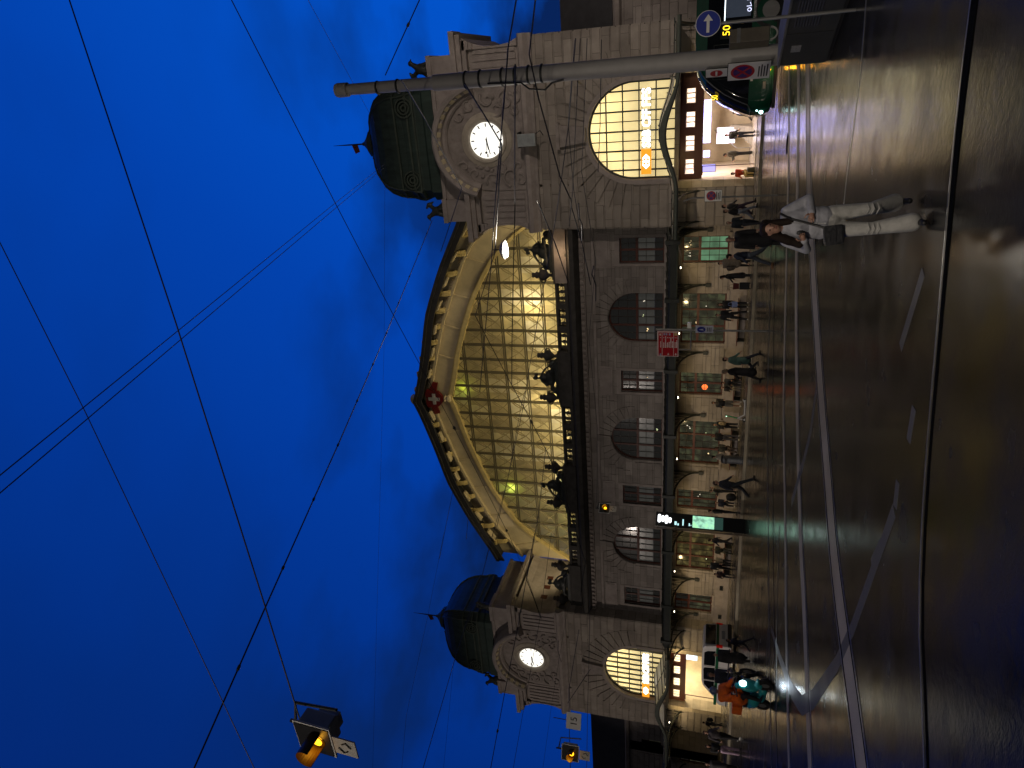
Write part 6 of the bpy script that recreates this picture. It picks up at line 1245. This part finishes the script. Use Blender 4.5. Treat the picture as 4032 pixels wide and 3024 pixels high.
# ------------------------------------------------------------------ overhead wires
WIRES = [
('signal span', 0.02, [(25.94, -34.26, 10.77), (21.85, -35.91, 8.96), (18.38, -37.19, 7.61), (17.09, -37.73, 7.06)], 'thin dark cable holding the big near tram signal'),
('long insulated', 0.02, [(26.25, -30.2, 11.03), (22.04, -27.58, 11.13), (18.28, -25.78, 10.84), (13.6, -23.27, 10.57), (10.55, -22.22, 10.08), (7.82, -21.09, 9.77), (7.42, -20.72, 9.84), (4.89, -20.05, 9.47), (2.27, -19.93, 8.91)], 'long dark wire with insulators crossing over the red crest'),
('double a', 0.014, [(21.21, -38.72, 8.97), (21.9, -26.67, 11.66), (21.16, -10.67, 17.94)], 'upper one of two parallel wires running up to the left from the right dome'),
('double b', 0.014, [(21.04, -38.8, 8.97), (21.85, -26.66, 11.55), (21.01, -10.74, 17.94)], 'lower one of two parallel wires running up to the left from the right dome'),
('thin to dome', 0.012, [(26.53, -26.75, 11.39), (23.24, -13.85, 16.53)], 'thin wire coming down to the right dome top from above the mast'),
('right pole cable', 0.025, [(26.09, -28.19, 8.06), (25.32, -27.66, 8.89), (24.8, -26.98, 9.6)], 'short insulated cable leaving the mast top to the right'),
('twisted', 0.03, [(14.86, -37.31, 9.74), (16.11, -34.99, 9.66), (16.69, -29.93, 10.79), (17.36, -24.31, 12.08), (19.18, -14.91, 13.96)], 'beaded thick cable rising across the open sky from far left'),
('faint', 0.012, [(23.2, -37.01, 10.06), (21.12, -37.2, 9.46), (16.54, -38.15, 7.6)], 'faint pale wire in the upper left corner of the sky'),
('thin level', 0.01, [(21.58, -14.46, 16.03), (16.05, -15.93, 16.28), (14.14, -16.78, 16.21), (-5.01, -23.48, 16.84)], 'very thin level wire across the whole sky'),
('left1', 0.012, [(5.56, -18.77, 13.66), (2.78, -21.25, 13.85), (-0.37, -23.95, 14.19), (-1.53, -25.53, 13.88)], 'thin wire over the sky above the left spire'),
('left2', 0.022, [(8.68, -22.99, 9.78), (8.27, -24.3, 9.72), (6.97, -27.24, 9.9), (6.49, -30.81, 9.63)], 'thick wire passing over the left dome'),
('left3', 0.012, [(-0.9, -20.49, 13.33), (-3.47, -23.82, 12.89)], 'faint short wire left of the left dome'),
('left4 thick', 0.028, [(8.24, -21.63, 8.45), (5.72, -23.99, 8.67), (4.55, -26.25, 8.67), (3.62, -28.37, 8.6)], 'thick cable across the left tower shoulder'),
('left5', 0.018, [(6.38, -19.05, 8.45), (3.6, -21.5, 8.58), (1.76, -24.65, 8.62), (0.83, -26.23, 8.63)], 'wire passing across the left clock'),
('left6', 0.012, [(1.24, -17.89, 8.2), (-1.12, -21.31, 8.33), (-2.9, -23.29, 8.4)], 'thin wire below the left clock'),
('level gable', 0.02, [(24.8, -25.75, 6.81), (21.9, -21.05, 8.34), (20.56, -19.53, 8.85), (17.88, -18.64, 9.37), (14.82, -17.91, 9.87), (12.39, -16.89, 10.36)], 'level wire crossing the lit gable'),
('pole to node', 0.022, [(24.48, -26.36, 7.9), (23.74, -24.69, 8.05), (22.85, -23.37, 8.01), (18.56, -18.54, 10.07)], 'wire from the mast to the lit street lamp'),
('lamp to left', 0.018, [(18.56, -18.54, 10.07), (15.87, -17.89, 11.34), (12.39, -16.89, 10.36)], 'wire from the lit street lamp to the junction before the gable centre'),
('node cable', 0.02, [(12.39, -16.89, 10.36), (10.63, -16.39, 9.84), (8.72, -15.94, 9.27), (6.96, -15.48, 8.88), (4.28, -15.37, 8.24), (2.06, -15.12, 7.87)], 'insulated cable sagging from the gable centre to the left'),
('pole brace 1', 0.018, [(24.67, -26.92, 9.23), (23.63, -23.16, 10.32), (21.04, -18.84, 11.0), (17.49, -13.5, 14.31)], 'wire from the mast across the right dome flank'),
('A1 right c', 0.02, [(26.05, -26.56, 6.47), (25.13, -25.97, 6.9), (24.22, -25.35, 7.23), (21.1, -21.58, 8.89), (18.02, -17.78, 10.49), (11.43, -15.66, 12.32)], 'wire crossing below the right clock to the gable'),
('contact a', 0.02, [(26.02, -26.45, 6.07), (24.97, -25.9, 6.42), (24.02, -25.19, 6.43), (21.89, -23.3, 6.4), (21.12, -22.47, 6.29), (20.44, -20.07, 6.75), (19.0, -18.98, 6.65), (17.22, -18.05, 6.56)], 'heavy contact wire crossing the right tower above its portal'),
('contact b', 0.016, [(25.38, -22.15, 6.02), (23.1, -19.99, 6.74), (20.82, -18.95, 7.37), (19.38, -16.42, 8.14), (16.3, -14.72, 9.18), (11.15, -12.99, 10.71), (9.43, -12.76, 11.11), (5.57, -13.67, 12.01), (2.69, -14.08, 12.75)], 'contact wire rising from the right tower across the gable'),
('contact d', 0.014, [(25.39, -21.07, 6.24), (24.41, -20.46, 6.5), (22.99, -18.97, 6.97), (20.68, -17.79, 7.11), (18.08, -14.52, 7.49)], 'wire crossing the rusticated right tower, upper of the close pair'),
('contact e', 0.014, [(25.46, -19.91, 6.3), (24.4, -19.33, 6.52), (20.42, -16.83, 7.35), (19.1, -16.38, 7.63)], 'wire crossing the rusticated right tower, lower of the close pair'),
('contact f', 0.012, [(25.45, -19.86, 6.1), (24.38, -19.26, 6.29), (21.24, -17.45, 6.86), (16.55, -11.76, 7.4), (11.87, -9.59, 8.24), (6.6, -9.63, 7.94), (2.34, -10.44, 7.96)], 'thin wire along the dark cornice'),
('contact g', 0.016, [(25.38, -19.76, 5.68), (22.84, -17.62, 6.12), (21.13, -16.78, 6.37)], 'short wire at the top of the right portal window'),
('lit wire 1', 0.02, [(21.23, -23.26, 7.12), (20.83, -21.29, 7.57), (19.14, -19.74, 7.44), (17.5, -18.72, 7.27)], 'bright lit wire slanting down beside the lit pedestal'),
('lit wire 2', 0.02, [(20.73, -20.95, 6.34), (20.24, -20.84, 6.36), (19.99, -20.71, 6.3), (19.29, -19.94, 6.47)], 'short bright lit wire by the right tower edge'),
('lit wire 3', 0.02, [(18.11, -18.71, 6.31), (17.7, -18.37, 6.44), (17.2, -18.0, 6.37), (16.5, -17.77, 6.43)], 'bright lit fitting wire above the right arched window'),
('facade span', 0.012, [(12.11, -16.84, 9.79), (11.58, -17.12, 9.92), (7.67, -16.94, 10.91), (5.58, -16.96, 11.56), (3.07, -17.21, 12.34)], 'thin span wire across the left half of the gable'),
('L contact 1', 0.018, [(8.34, -15.04, 9.5), (4.85, -15.64, 9.94), (2.38, -15.79, 10.44), (2.08, -18.15, 10.24), (1.4, -19.59, 10.18)], 'contact wire along the left balustrade'),
('L lit 1', 0.018, [(4.61, -20.16, 9.4), (3.45, -20.04, 9.16), (2.33, -19.92, 8.97)], 'bright lit wire on the left tower flank'),
('L lit 2', 0.018, [(3.87, -15.52, 8.13), (3.21, -16.76, 7.47), (1.75, -17.48, 7.64)], 'bright lit wire at the left end of the balustrade'),
('L span a', 0.014, [(0.59, -14.6, 7.69), (-1.37, -16.56, 7.45), (-4.18, -18.93, 7.24), (-5.8, -20.75, 7.02)], 'level wire carrying the left tower crossing to the left edge'),
('L span b', 0.014, [(1.35, -20.12, 8.17), (0.94, -20.31, 8.17), (0.47, -20.48, 8.01)], 'short lit wire under the left clock'),
('L contact 2', 0.016, [(-1.93, -15.89, 8.14), (-2.28, -19.44, 7.98), (-1.82, -21.39, 7.57), (-1.16, -24.31, 6.91)], 'contact wire carrying the number fifteen board'),
('left gable line', 0.012, [(6.49, -16.16, 13.99), (4.65, -17.11, 14.31), (3.25, -17.82, 14.54)], 'thin wire from the left gable slope into the sky'),
('left gable line2', 0.012, [(5.39, -16.43, 13.25), (4.02, -17.08, 13.31)], 'second thin wire from the lower left gable slope into the sky'),
('low span', 0.012, [(-1.5, -18.78, 7.04), (-1.24, -21.15, 7.66)], 'short slanting wire before the left tower portal arch'),
]
def near_edge(p):
    d = Vector(p)-CAM; f = d.dot(fw); X = 2016-FOC*d.dot(up)/f; Y = 1512-FOC*d.dot(rt)/f; return X < 90 or Y < 90 or Y > 2950 or X > 3950
SKYW = ('signal span','long insulated','double a','double b','thin to dome','right pole cable','twisted','faint','thin level','left1','left2','left3','left4 thick','left5','left6')
for nm, r, pts, lab in WIRES:
    P = [Vector(p) for p in pts]
    if near_edge(P[0]): P.insert(0, P[0]+(P[0]-P[1]).normalized()*6)
    if near_edge(P[-1]): P.append(P[-1]+(P[-1]-P[-2]).normalized()*6)
    Q = [P[0]]                                                    # rounded through the joints
    for a, b in zip(P, P[1:]): Q += [a.lerp(b, .5), b]
    o = MB().tube(Q, r*(.5 if nm in SKYW else .95), 5).build('overhead_wire', CABLE); tag(o, lab, 'wire', 'overhead tram wires')
    ins = {'twisted':(.028,14), 'right pole cable':(.03,3), 'node cable':(.06,3), 'left4 thick':(.035,3)}.get(nm)
    if nm == 'long insulated':
        for q in (-6, -4): MB().tube([P[q]-(P[q]-P[q-1]).normalized()*.12, P[q], P[q]+(P[q+1]-P[q]).normalized()*.12], [.015,.055,.015], 8).build('insulator', IRON, o)
    if ins:
        tot = sum((b-a).length for a, b in zip(P, P[1:]))
        for q in range(ins[1]):
            d = tot*(q+.7)/(ins[1]+.4)
            for a, b in zip(P, P[1:]):
                L0 = (b-a).length
                if d <= L0:
                    u = (b-a).normalized(); p = a+u*d; MB().tube([p-u*ins[0]*2, p-u*ins[0], p+u*ins[0], p+u*ins[0]*2], [r*.6, ins[0], ins[0], r*.6], 8).build('insulator', IRON, o); break
                d -= L0
